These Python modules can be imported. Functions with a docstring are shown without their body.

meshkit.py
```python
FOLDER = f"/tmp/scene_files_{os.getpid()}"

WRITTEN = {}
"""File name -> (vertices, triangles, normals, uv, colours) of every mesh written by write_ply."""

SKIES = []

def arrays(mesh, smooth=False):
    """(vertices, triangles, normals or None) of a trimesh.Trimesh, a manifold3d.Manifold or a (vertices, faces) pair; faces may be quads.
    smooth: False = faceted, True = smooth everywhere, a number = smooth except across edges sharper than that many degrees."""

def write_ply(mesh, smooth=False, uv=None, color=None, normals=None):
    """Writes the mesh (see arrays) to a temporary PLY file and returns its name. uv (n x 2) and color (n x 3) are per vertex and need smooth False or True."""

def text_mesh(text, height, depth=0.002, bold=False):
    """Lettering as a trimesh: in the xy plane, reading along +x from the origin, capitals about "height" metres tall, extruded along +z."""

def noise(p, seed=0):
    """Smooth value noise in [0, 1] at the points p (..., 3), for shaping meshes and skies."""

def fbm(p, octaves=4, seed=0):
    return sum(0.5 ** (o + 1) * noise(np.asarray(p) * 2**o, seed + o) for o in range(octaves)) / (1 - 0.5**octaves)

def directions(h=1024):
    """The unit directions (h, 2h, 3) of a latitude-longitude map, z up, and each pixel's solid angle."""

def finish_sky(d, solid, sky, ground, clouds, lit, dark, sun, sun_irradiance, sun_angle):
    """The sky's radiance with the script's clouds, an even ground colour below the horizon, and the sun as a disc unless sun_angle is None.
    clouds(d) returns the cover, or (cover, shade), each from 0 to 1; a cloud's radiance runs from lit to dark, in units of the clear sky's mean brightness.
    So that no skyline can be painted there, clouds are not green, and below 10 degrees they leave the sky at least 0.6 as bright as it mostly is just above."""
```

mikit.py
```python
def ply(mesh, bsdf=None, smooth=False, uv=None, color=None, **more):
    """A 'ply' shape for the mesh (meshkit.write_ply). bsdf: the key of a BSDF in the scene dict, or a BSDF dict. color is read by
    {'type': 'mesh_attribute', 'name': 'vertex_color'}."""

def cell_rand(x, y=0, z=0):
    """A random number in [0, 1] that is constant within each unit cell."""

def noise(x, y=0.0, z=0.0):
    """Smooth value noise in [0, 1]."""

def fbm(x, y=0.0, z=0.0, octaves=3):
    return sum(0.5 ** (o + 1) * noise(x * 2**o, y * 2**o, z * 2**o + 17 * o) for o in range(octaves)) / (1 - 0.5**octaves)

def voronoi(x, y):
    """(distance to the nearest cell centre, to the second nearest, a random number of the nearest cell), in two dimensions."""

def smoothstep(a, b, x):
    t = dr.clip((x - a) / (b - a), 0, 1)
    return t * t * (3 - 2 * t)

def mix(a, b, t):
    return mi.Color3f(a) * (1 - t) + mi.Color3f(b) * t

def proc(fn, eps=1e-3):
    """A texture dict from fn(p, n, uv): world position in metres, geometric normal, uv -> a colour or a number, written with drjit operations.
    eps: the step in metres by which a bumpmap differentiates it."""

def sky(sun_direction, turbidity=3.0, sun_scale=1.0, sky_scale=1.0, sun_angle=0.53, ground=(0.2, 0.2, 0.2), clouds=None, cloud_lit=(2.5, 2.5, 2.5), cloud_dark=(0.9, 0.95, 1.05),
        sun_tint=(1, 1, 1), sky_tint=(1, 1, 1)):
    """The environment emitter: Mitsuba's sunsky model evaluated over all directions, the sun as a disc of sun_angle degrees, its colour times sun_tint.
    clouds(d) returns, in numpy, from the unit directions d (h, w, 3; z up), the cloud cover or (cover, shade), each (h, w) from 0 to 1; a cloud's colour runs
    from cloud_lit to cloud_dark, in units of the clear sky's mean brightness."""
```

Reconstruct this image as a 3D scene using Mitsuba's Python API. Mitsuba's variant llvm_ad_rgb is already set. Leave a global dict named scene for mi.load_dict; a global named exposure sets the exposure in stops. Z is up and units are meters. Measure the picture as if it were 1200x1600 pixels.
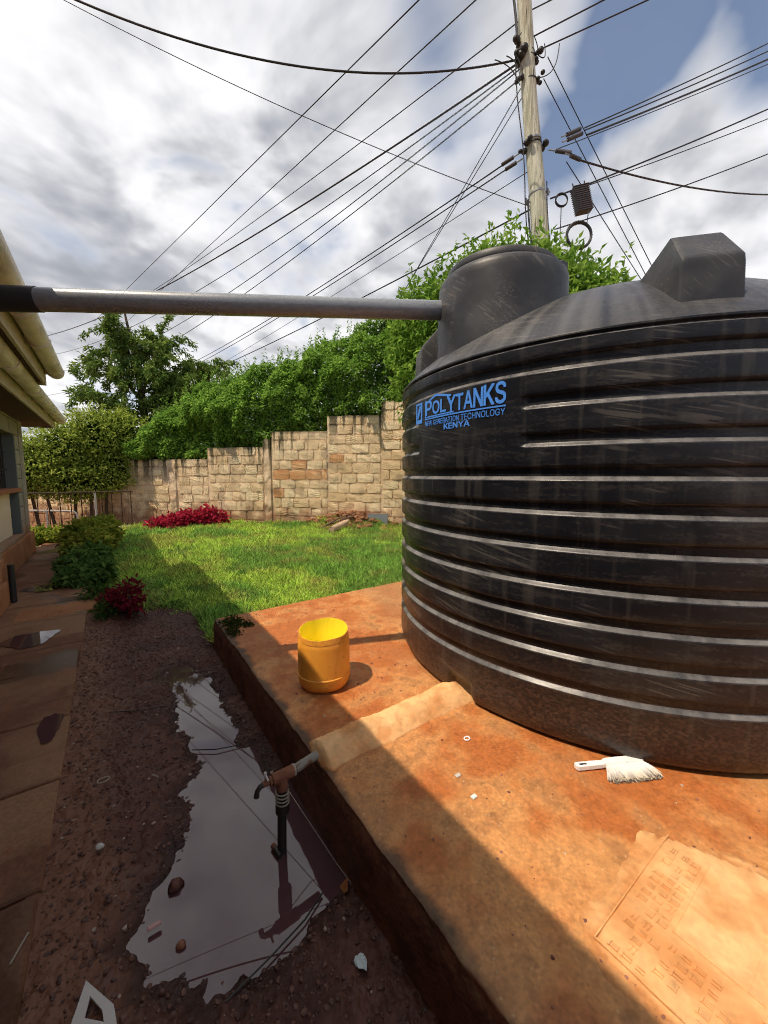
import math, numpy as np, trimesh, shapely, mitsuba as mi, drjit as dr, mikit, meshkit
from mikit import proc, noise, fbm, cell_rand, voronoi, smoothstep, mix
T = mi.ScalarTransform4f
scene, labels = {}, {}
rng = np.random.default_rng(7)
Z3 = lambda *a: np.array(a, float)

# ------------------------------------------------------------------ camera, sky, exposure
# x: away from the house wall, y: along the house, z up; the camera stands between house and tank
YAW, PITCH = math.radians(35.376), math.radians(5.521)
EYE = Z3(0, 0, 1.40)
FWD = Z3(math.sin(YAW) * math.cos(PITCH), math.cos(YAW) * math.cos(PITCH), -math.sin(PITCH))
scene['camera'] = {'type': 'perspective', 'fov': 90.0, 'fov_axis': 'x', 'near_clip': 0.02, 'far_clip': 2000.0,
                   'to_world': T().look_at(origin=EYE.tolist(), target=(EYE + FWD).tolist(), up=[0, 0, 1])}
exposure = 1.58
SUN = (-0.53, 0.0, 1.0)


def dir_of(az_deg, el_deg):
    a, e = math.radians(az_deg), math.radians(el_deg)
    return Z3(math.sin(a) * math.cos(e), math.cos(a) * math.cos(e), math.sin(e))


def clouds(d):
    w = d[..., 2] + 0.22
    q = np.stack([d[..., 0] / w, d[..., 1] / w, np.zeros_like(w)], -1)
    warp = np.stack([meshkit.fbm(q * 1.3 + 5, 3, 3), meshkit.fbm(q * 1.3 + 19, 3, 4), np.zeros_like(w)], -1) - 0.5
    n1 = meshkit.fbm(q * 1.5 + warp * 0.9 + 3.1, 6, 11)
    n2 = meshkit.fbm(q * 1.05 + warp * 0.7 + 40.3, 5, 21)
    n3 = meshkit.fbm(q * 4.2 + warp * 3.0 + 7.7, 6, 31)
    n4 = meshkit.fbm(q * 11 + warp * 4.0 + 1.7, 5, 37)
    hole = np.zeros_like(w)
    for az, el, wid, amt in ((67, 40, 0.13, 0.18), (79, 38, 0.13, 0.18), (61, 37, 0.10, 0.13), (42, 46, 0.09, 0.13), (64, 32, 0.06, 0.10), (110, 55, 0.35, 0.2), (-60, 40, 0.3, 0.2), (190, 45, 0.35, 0.2), (-120, 60, 0.3, 0.18)):
        hole = np.maximum(hole, amt * np.exp(-((1 - (d @ dir_of(az, el))) * 2) / wid**2))
    c = n1 + 0.17 - hole * 1.75 + (n3 - 0.5) * 0.30 + (n4 - 0.5) * 0.16
    cover = np.clip((c - 0.415) / 0.20, 0, 1)
    cover = cover * cover * (3 - 2 * cover)
    low = np.exp(-(d[..., 2] / 0.22) ** 2)
    shade = 1 / (1 + np.exp(-(7.5 * (n2 - 0.50) + 7.5 * (n3 - 0.5) + 5.5 * (n4 - 0.5) - 0.55 + 1.3 * low)))
    return np.maximum(np.maximum(cover, low * 0.9), 0.12), shade * (0.25 + 0.75 * cover)


scene['sky'] = mikit.sky(SUN, turbidity=3, clouds=clouds, cloud_lit=(3.9, 3.86, 3.88), cloud_dark=(1.2, 1.28, 1.46))

# ------------------------------------------------------------------ helpers


def rgb(*c):
    return {'type': 'rgb', 'value': list(map(float, c))}


def pr(base, rough=0.6, spec=0.5, **k):
    return {'type': 'twosided', 'b': {'type': 'principled', 'base_color': base if isinstance(base, dict) else rgb(*base), 'roughness': rough, 'specular': spec, **k}}


def bump(b, fn, eps=2e-3, scale=1.0):
    return {'type': 'twosided', 'b': {'type': 'bumpmap', 'arbitrary': proc(fn, eps), 'scale': scale, 'b': b['b'] if b['type'] == 'twosided' else b}}


count = {}


def numbered(key):
    n = count.get(key, 0)
    count[key] = n + 1
    return key if n == 0 else f'{key}_{n:03d}'


def add(name, mesh, m, parent=None, smooth=False, **k):
    key = numbered((parent + '__' if parent else '') + name)
    scene[key] = mikit.ply(mesh, m, smooth=smooth, **k)
    return key


def put(name, shape, parent, tw=None):
    key = numbered(parent + '__' + name)
    scene[key] = {**shape, **({'to_world': tw} if tw is not None else {})}
    return key


def thing(name, label, cat, group=None):
    key = numbered(name)
    labels[key] = {'label': label, 'category': cat, **({'group': group} if group else {})}
    return key


def tag(key, label=None, cat=None, group=None, kind=None):
    labels[key] = {k: v for k, v in (('label', label), ('category', cat), ('group', group), ('kind', kind)) if v}
    return key


def one(name, label, cat, mesh, m, smooth=False, group=None, **k):
    key = add(name, mesh, m, None, smooth, **k)
    return tag(key, label, cat, group)


def box(x0, x1, y0, y1, z0, z1, bevel=0.0):
    if bevel:
        b = min(bevel, (x1 - x0) * .45, (y1 - y0) * .45, (z1 - z0) * .45)
        P = []
        for i in (0, 1):
            for j in (0, 1):
                for k in (0, 1):
                    s = np.array([1 - 2 * i, 1 - 2 * j, 1 - 2 * k])
                    c = Z3((x0, x1)[i], (y0, y1)[j], (z0, z1)[k])
                    for a in range(3):
                        o = s * b
                        o[a] = 0
                        P.append(c + o)
        return trimesh.convex.convex_hull(np.array(P))
    return trimesh.creation.box(bounds=[[x0, y0, z0], [x1, y1, z1]])


def cat(*ms):
    return trimesh.util.concatenate([m for m in ms])


def hull(P):
    return trimesh.convex.convex_hull(np.array(P, float))


def tube(P, r, n=10, caps=True):
    P = np.array(P, float)
    m = len(P)
    r = np.broadcast_to(r, m)
    t = np.gradient(P, axis=0)
    t /= np.linalg.norm(t, axis=1, keepdims=True)
    ref = Z3(0, 0, 1) if abs(t[0, 2]) < 0.9 else Z3(1, 0, 0)
    V = []
    x = np.cross(t[0], ref)
    for i in range(m):
        x = x - t[i] * (x @ t[i])
        x /= np.linalg.norm(x)
        y = np.cross(t[i], x)
        a = np.arange(n) * 2 * np.pi / n
        V.append(P[i] + r[i] * (np.cos(a)[:, None] * x + np.sin(a)[:, None] * y))
    V = np.vstack(V)
    F = []
    for i in range(m - 1):
        for j in range(n):
            a, b = i * n + j, i * n + (j + 1) % n
            F += [[a, b, b + n], [a, b + n, a + n]]
    if caps:
        V = np.vstack([V, P[0], P[-1]])
        for j in range(n):
            F += [[(j + 1) % n, j, m * n], [(m - 1) * n + j, (m - 1) * n + (j + 1) % n, m * n + 1]]
    return trimesh.Trimesh(V, np.array(F), process=False)


def lathe(prof, n=48, center=(0, 0, 0)):
    """prof: (r, z) rows from bottom to top, outer side out"""
    prof = np.array(prof, float)
    a = np.arange(n) * 2 * np.pi / n
    V = np.stack([prof[:, 0, None] * np.cos(a), prof[:, 0, None] * np.sin(a), np.repeat(prof[:, 1, None], n, 1)], -1).reshape(-1, 3) + center
    return trimesh.Trimesh(V, grid_faces(len(prof), n, True), process=False)


def grid_faces(h, w, wrap=False):
    i, j = np.meshgrid(np.arange(h - 1), np.arange(w if wrap else w - 1), indexing='ij')
    a, b = i * w + j, i * w + (j + 1) % w
    c, d = a + w, b + w
    return np.concatenate([np.stack([a, b, d], -1).reshape(-1, 3), np.stack([a, d, c], -1).reshape(-1, 3)])


def sheet(X, Y, Zv):
    return trimesh.Trimesh(np.stack([X, Y, Zv], -1).reshape(-1, 3), grid_faces(*X.shape)[:, ::-1] if X[1, 0] != X[0, 0] else grid_faces(*X.shape), process=False)


def unit(v):
    return v / np.maximum(np.linalg.norm(v, axis=-1, keepdims=True), 1e-9)


def leaf_mesh(P, D, N, L, W, col, fold=0.25):
    """folded two-triangle leaves; returns mesh and vertex colours"""
    n = len(P)
    S = unit(np.cross(D, N))
    N = np.cross(S, D)
    L, W = np.broadcast_to(L, n)[:, None], np.broadcast_to(W, n)[:, None]
    mid = P + D * L * 0.45
    V = np.stack([P, mid + S * W / 2 + N * W * fold, P + D * L - N * L * 0.12, mid - S * W / 2 + N * W * fold], 1).reshape(-1, 3)
    b = np.arange(n)[:, None] * 4
    F = np.concatenate([b + [0, 1, 2], b + [0, 2, 3]])
    return trimesh.Trimesh(V, F, process=False), np.repeat(np.clip(col, 0, 1), 4, 0)


def rand_dir(n, r=rng):
    return unit(r.normal(size=(n, 3)))


def leaves(name, parent, P, out, L, W, c0, c1, m='leaf', droop=0.3, r=rng, spread=0.9, kind='stuff'):
    n = len(P)
    D = unit(out * 0.8 + rand_dir(n, r) * spread + Z3(0, 0, -droop))
    N = unit(Z3(0, 0, 1) * 0.8 + out * 0.6 + rand_dir(n, r) * 0.7)
    t = r.random((n, 1)) ** 1.3
    col = np.asarray(c0) * (1 - t) + np.asarray(c1) * t
    col = col * (0.8 + 0.4 * r.random((n, 1)))
    mesh, vc = leaf_mesh(P, D, N, L * (0.7 + 0.6 * r.random(n)), W * (0.7 + 0.6 * r.random(n)), col)
    k = add(name, mesh, m, parent, color=vc)
    labels[k] = {**labels.get(k, {}), 'kind': kind}
    return k


# ------------------------------------------------------------------ materials
VC = {'type': 'mesh_attribute', 'name': 'vertex_color'}
scene['leaf'] = {'type': 'principledthin', 'base_color': VC, 'roughness': 0.42, 'diff_trans': 0.75, 'spec_trans': 0.0, 'eta': 1.4}
scene['blade'] = {'type': 'principledthin', 'base_color': VC, 'roughness': 0.5, 'diff_trans': 0.7, 'spec_trans': 0.0, 'eta': 1.35}
scene['painted_bits'] = pr(VC, 0.55, 0.4)


def f_slab(p, n, uv):
    a = fbm(p.x * 2.1, p.y * 2.1, p.z * 2.1, 4)
    b = fbm(p.x * 11 + 3, p.y * 11, p.z * 11, 4)
    g = fbm(p.x * 130, p.y * 130, p.z * 130, 3)
    w = fbm(p.x * 0.9 + 20, p.y * 0.9 + 4, 1.0, 3)
    c = mix((0.37, 0.115, 0.028), (0.52, 0.245, 0.085), smoothstep(0.36, 0.64, a * 0.55 + b * 0.45))
    c = mix(c, (0.30, 0.175, 0.085), smoothstep(0.50, 0.64, w) * 0.5)
    c = mix(c, (0.17, 0.06, 0.022), smoothstep(0.60, 0.78, b) * 0.4)
    pv, pv2, _ = voronoi(p.x * 26, p.y * 26)
    c = mix(c, (0.6, 0.42, 0.25), smoothstep(0.10, 0.05, pv) * smoothstep(0.56, 0.66, b) * 0.4)
    k1, k2, _ = voronoi(p.x * 1.25 + 0.25 * a + 3.3, p.y * 1.25 + 0.2 * b)
    c = mix(c, (0.06, 0.028, 0.015), smoothstep(0.010, 0.002, k2 - k1 + 0.02 * (b - 0.4)) * smoothstep(0.5, 0.62, w) * 0.5)
    h = fbm(p.x * 42, p.y * 42, p.z * 42, 3)
    c = c * (0.46 + 0.62 * g + 0.50 * h)
    # dark damp rim with moss along the outer edge, red soil splash on the side
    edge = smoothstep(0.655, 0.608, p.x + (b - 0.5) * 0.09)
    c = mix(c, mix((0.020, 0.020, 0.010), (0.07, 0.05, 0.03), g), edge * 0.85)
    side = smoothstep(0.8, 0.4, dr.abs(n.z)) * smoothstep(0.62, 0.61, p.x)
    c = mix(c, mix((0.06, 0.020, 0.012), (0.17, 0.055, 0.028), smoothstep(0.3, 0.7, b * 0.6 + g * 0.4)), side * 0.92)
    return c


def f_slab_b(p, n, uv):
    return 0.004 * fbm(p.x * 95, p.y * 95, p.z * 95, 3) + 0.006 * fbm(p.x * 26, p.y * 26, p.z * 26, 2)


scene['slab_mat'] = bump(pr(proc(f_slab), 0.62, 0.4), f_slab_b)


def f_patch(p, n, uv):
    b = fbm(p.x * 9 + 31, p.y * 9, p.z * 9, 4)
    g = fbm(p.x * 90, p.y * 90, p.z * 90, 3)
    c = mix((0.58, 0.265, 0.095), (0.74, 0.44, 0.20), smoothstep(0.3, 0.7, b))
    h = fbm(p.x * 34, p.y * 34, p.z * 34, 3)
    c = c * (0.66 + 0.34 * g + 0.34 * h)
    return mix(mix((0.36, 0.12, 0.03), (0.52, 0.25, 0.09), b) * (0.6 + 0.8 * g), c, smoothstep(0.2745, 0.2835, p.z + (h - 0.5) * 0.006))


scene['patch_mat'] = bump(pr(proc(f_patch), 0.7, 0.3), lambda p, n, uv: 0.0035 * fbm(p.x * 70, p.y * 70, p.z * 70, 4))


def f_mud(p, n, uv):
    a = fbm(p.x * 4, p.y * 4, 0.0, 4)
    b = fbm(p.x * 38, p.y * 38, p.z * 38, 3)
    c = mix((0.058, 0.023, 0.017), (0.120, 0.048, 0.033), smoothstep(0.3, 0.7, a * 0.5 + b * 0.5))
    redder = smoothstep(0.05, -0.2, p.x + (a - 0.5) * 0.3)
    c = mix(c, (0.21, 0.095, 0.055), redder * 0.75)
    wet = smoothstep(0.022, 0.004, p.z)
    return c * (1 - 0.55 * wet)


def f_mud_b(p, n, uv):
    v, _, _ = voronoi(p.x * 55, p.y * 55)
    return 0.006 * fbm(p.x * 110, p.y * 110, p.z * 60, 3) - 0.003 * v


scene['mud_mat'] = bump(pr(proc(f_mud), proc(lambda p, n, uv: 0.34 + 0.4 * fbm(p.x * 13, p.y * 13, 0.0, 2)), 0.22), f_mud_b, 1.5e-3)


def f_soil(p, n, uv):
    a = fbm(p.x * 1.6, p.y * 1.6, 3.0, 4)
    g = fbm(p.x * 30, p.y * 30, p.z * 30, 3)
    return mix((0.16, 0.065, 0.030), (0.30, 0.16, 0.085), a * 0.6 + g * 0.4) * (0.6 + 0.8 * g)


scene['soil_mat'] = bump(pr(proc(f_soil), 0.9, 0.2), lambda p, n, uv: 0.02 * fbm(p.x * 18, p.y * 18, p.z * 18, 4))


def f_turf(p, n, uv):
    a = fbm(p.x * 2.3, p.y * 2.3, 3.0, 3)
    g = fbm(p.x * 40, p.y * 40, p.z * 40, 2)
    return mix((0.05, 0.065, 0.018), (0.12, 0.085, 0.04), a * 0.7 + g * 0.3)


scene['turf_mat'] = pr(proc(f_turf), 0.9, 0.2)
scene['puddle_mat'] = {'type': 'plastic', 'diffuse_reflectance': rgb(0.085, 0.038, 0.041), 'int_ior': 1.65, 'nonlinear': False}


def f_paver(p, n, uv):
    k = cell_rand(dr.floor(p.y * 1.7), 0, 5)
    a = fbm(p.x * 3 + 9, p.y * 3, 0.0, 4)
    b = fbm(p.x * 16, p.y * 16, p.z * 16, 3)
    g = fbm(p.x * 110, p.y * 110, p.z * 80, 2)
    c = mix((0.15, 0.064, 0.033), (0.25, 0.132, 0.072), smoothstep(0.35, 0.65, a * 0.6 + b * 0.2 + k * 0.2))
    c = mix(c, (0.075, 0.035, 0.02), smoothstep(0.52, 0.66, fbm(p.x * 2.4, p.y * 2.0 + 7, 0.0, 3)) * 0.85)
    c = mix(c, (0.22, 0.07, 0.03), smoothstep(0.6, 0.8, b) * 0.5)
    return c * (0.75 + 0.5 * g)


scene['paver_mat'] = bump(pr(proc(f_paver), proc(lambda p, n, uv: 0.75 - 0.5 * smoothstep(0.50, 0.66, fbm(p.x * 2.4, p.y * 2.0 + 7, 0.0, 3))), 0.28), lambda p, n, uv: 0.0015 * fbm(p.x * 90, p.y * 90, p.z * 90, 3))

WALL0, WU, WN = Z3(0.6, 12.8, 0), Z3(1, -1, 0) / math.sqrt(2), Z3(-1, -1, 0) / math.sqrt(2)   # origin, along, towards the lawn
TOPS = [(-6, -3.05, 0.98), (-3.05, -2.32, 1.02), (-2.32, -1.28, 1.22), (-1.28, -0.33, 1.42), (-0.33, 2.2, 1.84), (2.2, 3.80, 2.13), (4.04, 5.56, 2.52), (5.56, 6.95, 2.88), (6.95, 8.3, 3.21), (8.3, 9.8, 3.5), (9.8, 12.0, 3.75)]


def wall_s(p):
    return (p.x - 0.6) * 0.70711 - (p.y - 12.8) * 0.70711


def f_stone_of(base0, base1):
    def f(p, n, uv):
        s = wall_s(p)
        row = dr.floor(p.z / 0.245)
        r = cell_rand(dr.floor((s + row * 0.17) / 0.4), row, 3)
        b = fbm(s * 7, p.z * 7, p.x * 3, 4)
        g = fbm(s * 60, p.z * 60, p.x * 20, 2)
        c = mix(base0, base1, smoothstep(0.25, 0.75, r * 0.55 + b * 0.45))
        c = mix(c, (0.30, 0.135, 0.075), smoothstep(0.75, 0.15, p.z + (b - 0.5) * 0.9) * 0.75)
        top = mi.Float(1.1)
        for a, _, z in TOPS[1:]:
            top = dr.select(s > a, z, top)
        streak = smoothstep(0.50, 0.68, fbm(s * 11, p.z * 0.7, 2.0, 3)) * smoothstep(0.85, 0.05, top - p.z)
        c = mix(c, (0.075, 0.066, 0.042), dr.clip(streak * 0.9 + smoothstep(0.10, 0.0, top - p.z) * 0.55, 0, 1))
        c = mix(c, (0.16, 0.12, 0.085), smoothstep(0.64, 0.74, fbm(s * 3.1 + 8, p.z * 3.1, 1.0, 3)) * 0.35)
        return c * (0.78 + 0.44 * g)
    return f


def f_chisel(p, n, uv):
    s = wall_s(p)
    row = dr.floor(p.z / 0.245)
    col = dr.floor((s + row * 0.17) / 0.4)
    th = (cell_rand(col, row, 9) - 0.35) * 2.4
    u = s * dr.cos(th) + p.z * dr.sin(th) + 0.05 * noise(s * 9, p.z * 9, row)
    return 0.0062 * (0.5 + 0.5 * dr.sin(u * 6.2832 / 0.048)) + 0.005 * fbm(s * 25, p.z * 25, p.x * 9, 3)


for nm, c0, c1 in (('stone_cream', (0.68, 0.53, 0.33), (0.82, 0.67, 0.44)), ('stone_tan', (0.64, 0.48, 0.28), (0.78, 0.60, 0.38)), ('stone_orange', (0.54, 0.27, 0.12), (0.68, 0.42, 0.22))):
    scene[nm] = bump(pr(proc(f_stone_of(c0, c1)), 0.9, 0.2), f_chisel, 3e-3)
scene['mortar_mat'] = bump(pr(proc(f_stone_of((0.60, 0.44, 0.29), (0.72, 0.56, 0.39))), 0.95, 0.1), lambda p, n, uv: 0.015 * fbm(wall_s(p) * 16, p.z * 16, p.x * 5, 4), 3e-3)
scene['rough_stone_mat'] = bump(pr(proc(f_soil), 0.9, 0.2), lambda p, n, uv: 0.012 * fbm(p.x * 25, p.y * 25, p.z * 25, 4))

TC, TR = (2.651, 1.294), 1.289
TC_ = np.array(TC)


def f_tank(p, n, uv):
    a = dr.atan2(p.y - TC[1], TC[0] - p.x)
    streak = fbm(a * 34, p.z * 2.2, 3.0, 3)
    scuff = fbm(a * 9 + p.z * 2.5, p.z * 75, 5.0, 4)
    blot = fbm(a * 5 + 4, p.z * 5, p.x * 2, 4)
    fine = fbm(a * 120, p.z * 150, p.x * 40, 2)
    c = mix((0.0055, 0.0065, 0.010), (0.013, 0.0145, 0.019), smoothstep(0.35, 0.7, blot))
    dust = smoothstep(0.50, 0.70, scuff * 0.45 + blot * 0.25 + fine * 0.35)
    c = mix(c, (0.060, 0.056, 0.050), dust * 0.30)
    c = mix(c, (0.07, 0.066, 0.06), smoothstep(0.60, 0.8, streak) * 0.28)
    c = mix(c, (0.13, 0.12, 0.11), smoothstep(0.66, 0.72, fbm(a * 5 + p.z * 9, p.z * 120 - a * 34, 9.0, 2)) * smoothstep(0.48, 0.66, blot) * 0.4)
    # red soil splashed up the lowest band
    soil = smoothstep(0.74, 0.27, p.z + (blot - 0.5) * 0.55)
    c = mix(c, mix((0.03, 0.018, 0.013), (0.13, 0.066, 0.035), smoothstep(0.3, 0.75, fine * 0.6 + blot * 0.4)), soil * 0.55)
    # settled grey dust on everything that faces up
    up = smoothstep(0.25, 0.8, n.z)
    wear = fbm(a * 26, p.z * 1.5, 7.0, 3)
    c = mix(c, mix((0.05, 0.05, 0.054), (0.21, 0.205, 0.20), dr.clip(wear * 1.3 + fine * 0.4 - 0.35, 0, 1)), up * mi.Float(dr.select(p.z > 1.93, 0.34, 0.95)))
    return c


scene['tank_mat'] = bump(pr(proc(f_tank), proc(lambda p, n, uv: 0.25 + 0.22 * fbm(p.x * 14, p.y * 14, p.z * 30, 2)), 0.36),
                         lambda p, n, uv: 0.0016 * fbm(p.x * 9, p.y * 9, p.z * 14, 3) + 0.0003 * fbm(p.x * 150, p.y * 150, p.z * 150, 2))


def f_neck(p, n, uv):
    b = fbm(p.x * 6, p.y * 6, p.z * 6, 4)
    s = fbm(p.x * 30 + p.y * 26, p.x * 2, p.z * 2.2, 3)
    g = fbm(p.x * 100, p.y * 100, p.z * 130, 2)
    c = mix((0.024, 0.025, 0.029), (0.050, 0.050, 0.053), smoothstep(0.35, 0.7, b))
    c = mix(c, (0.13, 0.12, 0.11), smoothstep(0.6, 0.78, s * 0.6 + g * 0.4) * 0.7)
    c = mix(c, (0.17, 0.10, 0.06), smoothstep(0.64, 0.76, b * 0.6 + g * 0.4) * 0.5)
    q = p.x * 0.7 - p.y * 0.7
    c = mix(c, (0.16, 0.15, 0.135), smoothstep(0.68, 0.73, fbm((q + p.z) * 90, (q - p.z) * 9, 3.0, 2)) * smoothstep(0.46, 0.66, b) * 0.45)
    return mix(c, (0.10, 0.10, 0.105), smoothstep(0.3, 0.9, n.z) * 0.5)


scene['tank_top_mat'] = bump(pr(proc(f_neck), 0.46, 0.36), lambda p, n, uv: 0.004 * fbm(p.x * 7, p.y * 7, p.z * 7, 3))
scene['print_blue'] = pr((0.07, 0.27, 0.80), 0.5)
scene['emboss_mat'] = pr((0.085, 0.046, 0.028), 0.55)


def f_pvc(p, n, uv):
    b = fbm(p.x * 3.0, p.y * 3.0, p.z * 30, 4)
    return mix((0.145, 0.162, 0.18), (0.25, 0.272, 0.295), b) * (0.85 + 0.3 * fbm(p.x * 60, p.y * 60, p.z * 60, 2))


scene['pvc_grey'] = pr(proc(f_pvc), 0.32, 0.7)
scene['pvc_dark'] = pr((0.028, 0.030, 0.034), 0.4)


def f_cream(p, n, uv):
    b = fbm(p.x * 9, p.y * 3, p.z * 9, 4)
    return mix((0.46, 0.415, 0.32), (0.66, 0.615, 0.51), smoothstep(0.3, 0.65, b))


scene['gutter_cream'] = pr(proc(f_cream), 0.45)
scene['fascia_cream'] = pr((0.44, 0.38, 0.28), 0.6)
scene['soffit_brown'] = pr((0.072, 0.028, 0.018), 0.7)
scene['roof_mat'] = pr((0.16, 0.14, 0.13), 0.6)


def f_block(p, n, uv):
    b = fbm(p.x * 5, p.y * 5, p.z * 5, 4)
    g = fbm(p.x * 60, p.y * 60, p.z * 60, 2)
    c = mix((0.21, 0.20, 0.165), (0.33, 0.31, 0.255), b) * (0.8 + 0.4 * g)
    return mix(c, (0.30, 0.13, 0.06), smoothstep(1.0, 0.3, p.z + (b - 0.5) * 0.4) * 0.7)


scene['house_block'] = bump(pr(proc(f_block), 0.85, 0.2), lambda p, n, uv: 0.003 * fbm(p.x * 50, p.y * 50, p.z * 50, 3))
scene['house_joint'] = pr((0.10, 0.085, 0.065), 0.9)
scene['plinth_red'] = bump(pr(proc(lambda p, n, uv: mix((0.24, 0.085, 0.035), (0.40, 0.20, 0.10), fbm(p.x * 6, p.y * 6, p.z * 6, 4))), 0.85, 0.2), lambda p, n, uv: 0.003 * fbm(p.x * 40, p.y * 40, p.z * 40, 3))
scene['sill_red'] = pr((0.27, 0.10, 0.05), 0.7)
scene['panel_cream'] = pr((0.62, 0.52, 0.37), 0.7)
scene['reveal_grey'] = pr((0.13, 0.15, 0.15), 0.7)
scene['metal_black'] = pr((0.02, 0.02, 0.021), 0.5)
scene['room_dark'] = pr((0.02, 0.022, 0.025), 0.8)
scene['pane_glass'] = {'type': 'thindielectric'}
scene['rail_brown'] = pr((0.055, 0.03, 0.02), 0.55)
scene['rail_white'] = pr((0.55, 0.55, 0.55), 0.5)


def f_pole(p, n, uv):
    u = p.x * 0.8 - p.y * 0.6
    v = p.x * 0.6 + p.y * 0.8
    g = fbm(u * 55, v * 55, p.z * 1.6, 4)
    b = fbm(u * 6, v * 6, p.z * 1.1 + 4, 3)
    c = mix((0.32, 0.325, 0.245), (0.54, 0.55, 0.45), smoothstep(0.3, 0.58, g))
    c = mix(c, (0.24, 0.19, 0.11), smoothstep(0.55, 0.72, b) * 0.5)
    return mix(c, (0.07, 0.05, 0.03), smoothstep(0.66, 0.72, g) * 0.8)


scene['pole_wood'] = bump(pr(proc(f_pole), 0.8, 0.2), lambda p, n, uv: 0.008 * fbm((p.x * 0.8 - p.y * 0.6) * 50, (p.x * 0.6 + p.y * 0.8) * 50, p.z * 1.6, 3))
scene['cable_black'] = pr((0.018, 0.018, 0.02), 0.5)
scene['steel_band'] = pr((0.30, 0.31, 0.32), 0.45, metallic=0.6)
scene['closure_grey'] = pr((0.055, 0.05, 0.055), 0.55)
scene['bark_mat'] = bump(pr(proc(lambda p, n, uv: mix((0.06, 0.042, 0.03), (0.17, 0.13, 0.095), fbm(p.x * 20, p.y * 20, p.z * 4, 3))), 0.9, 0.2), lambda p, n, uv: 0.01 * fbm(p.x * 30, p.y * 30, p.z * 6, 3))


def f_galv(p, n, uv):
    b = fbm(p.x * 25, p.y * 25, p.z * 25, 4)
    return mix((0.20, 0.18, 0.15), (0.13, 0.06, 0.03), smoothstep(0.42, 0.62, b))


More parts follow.
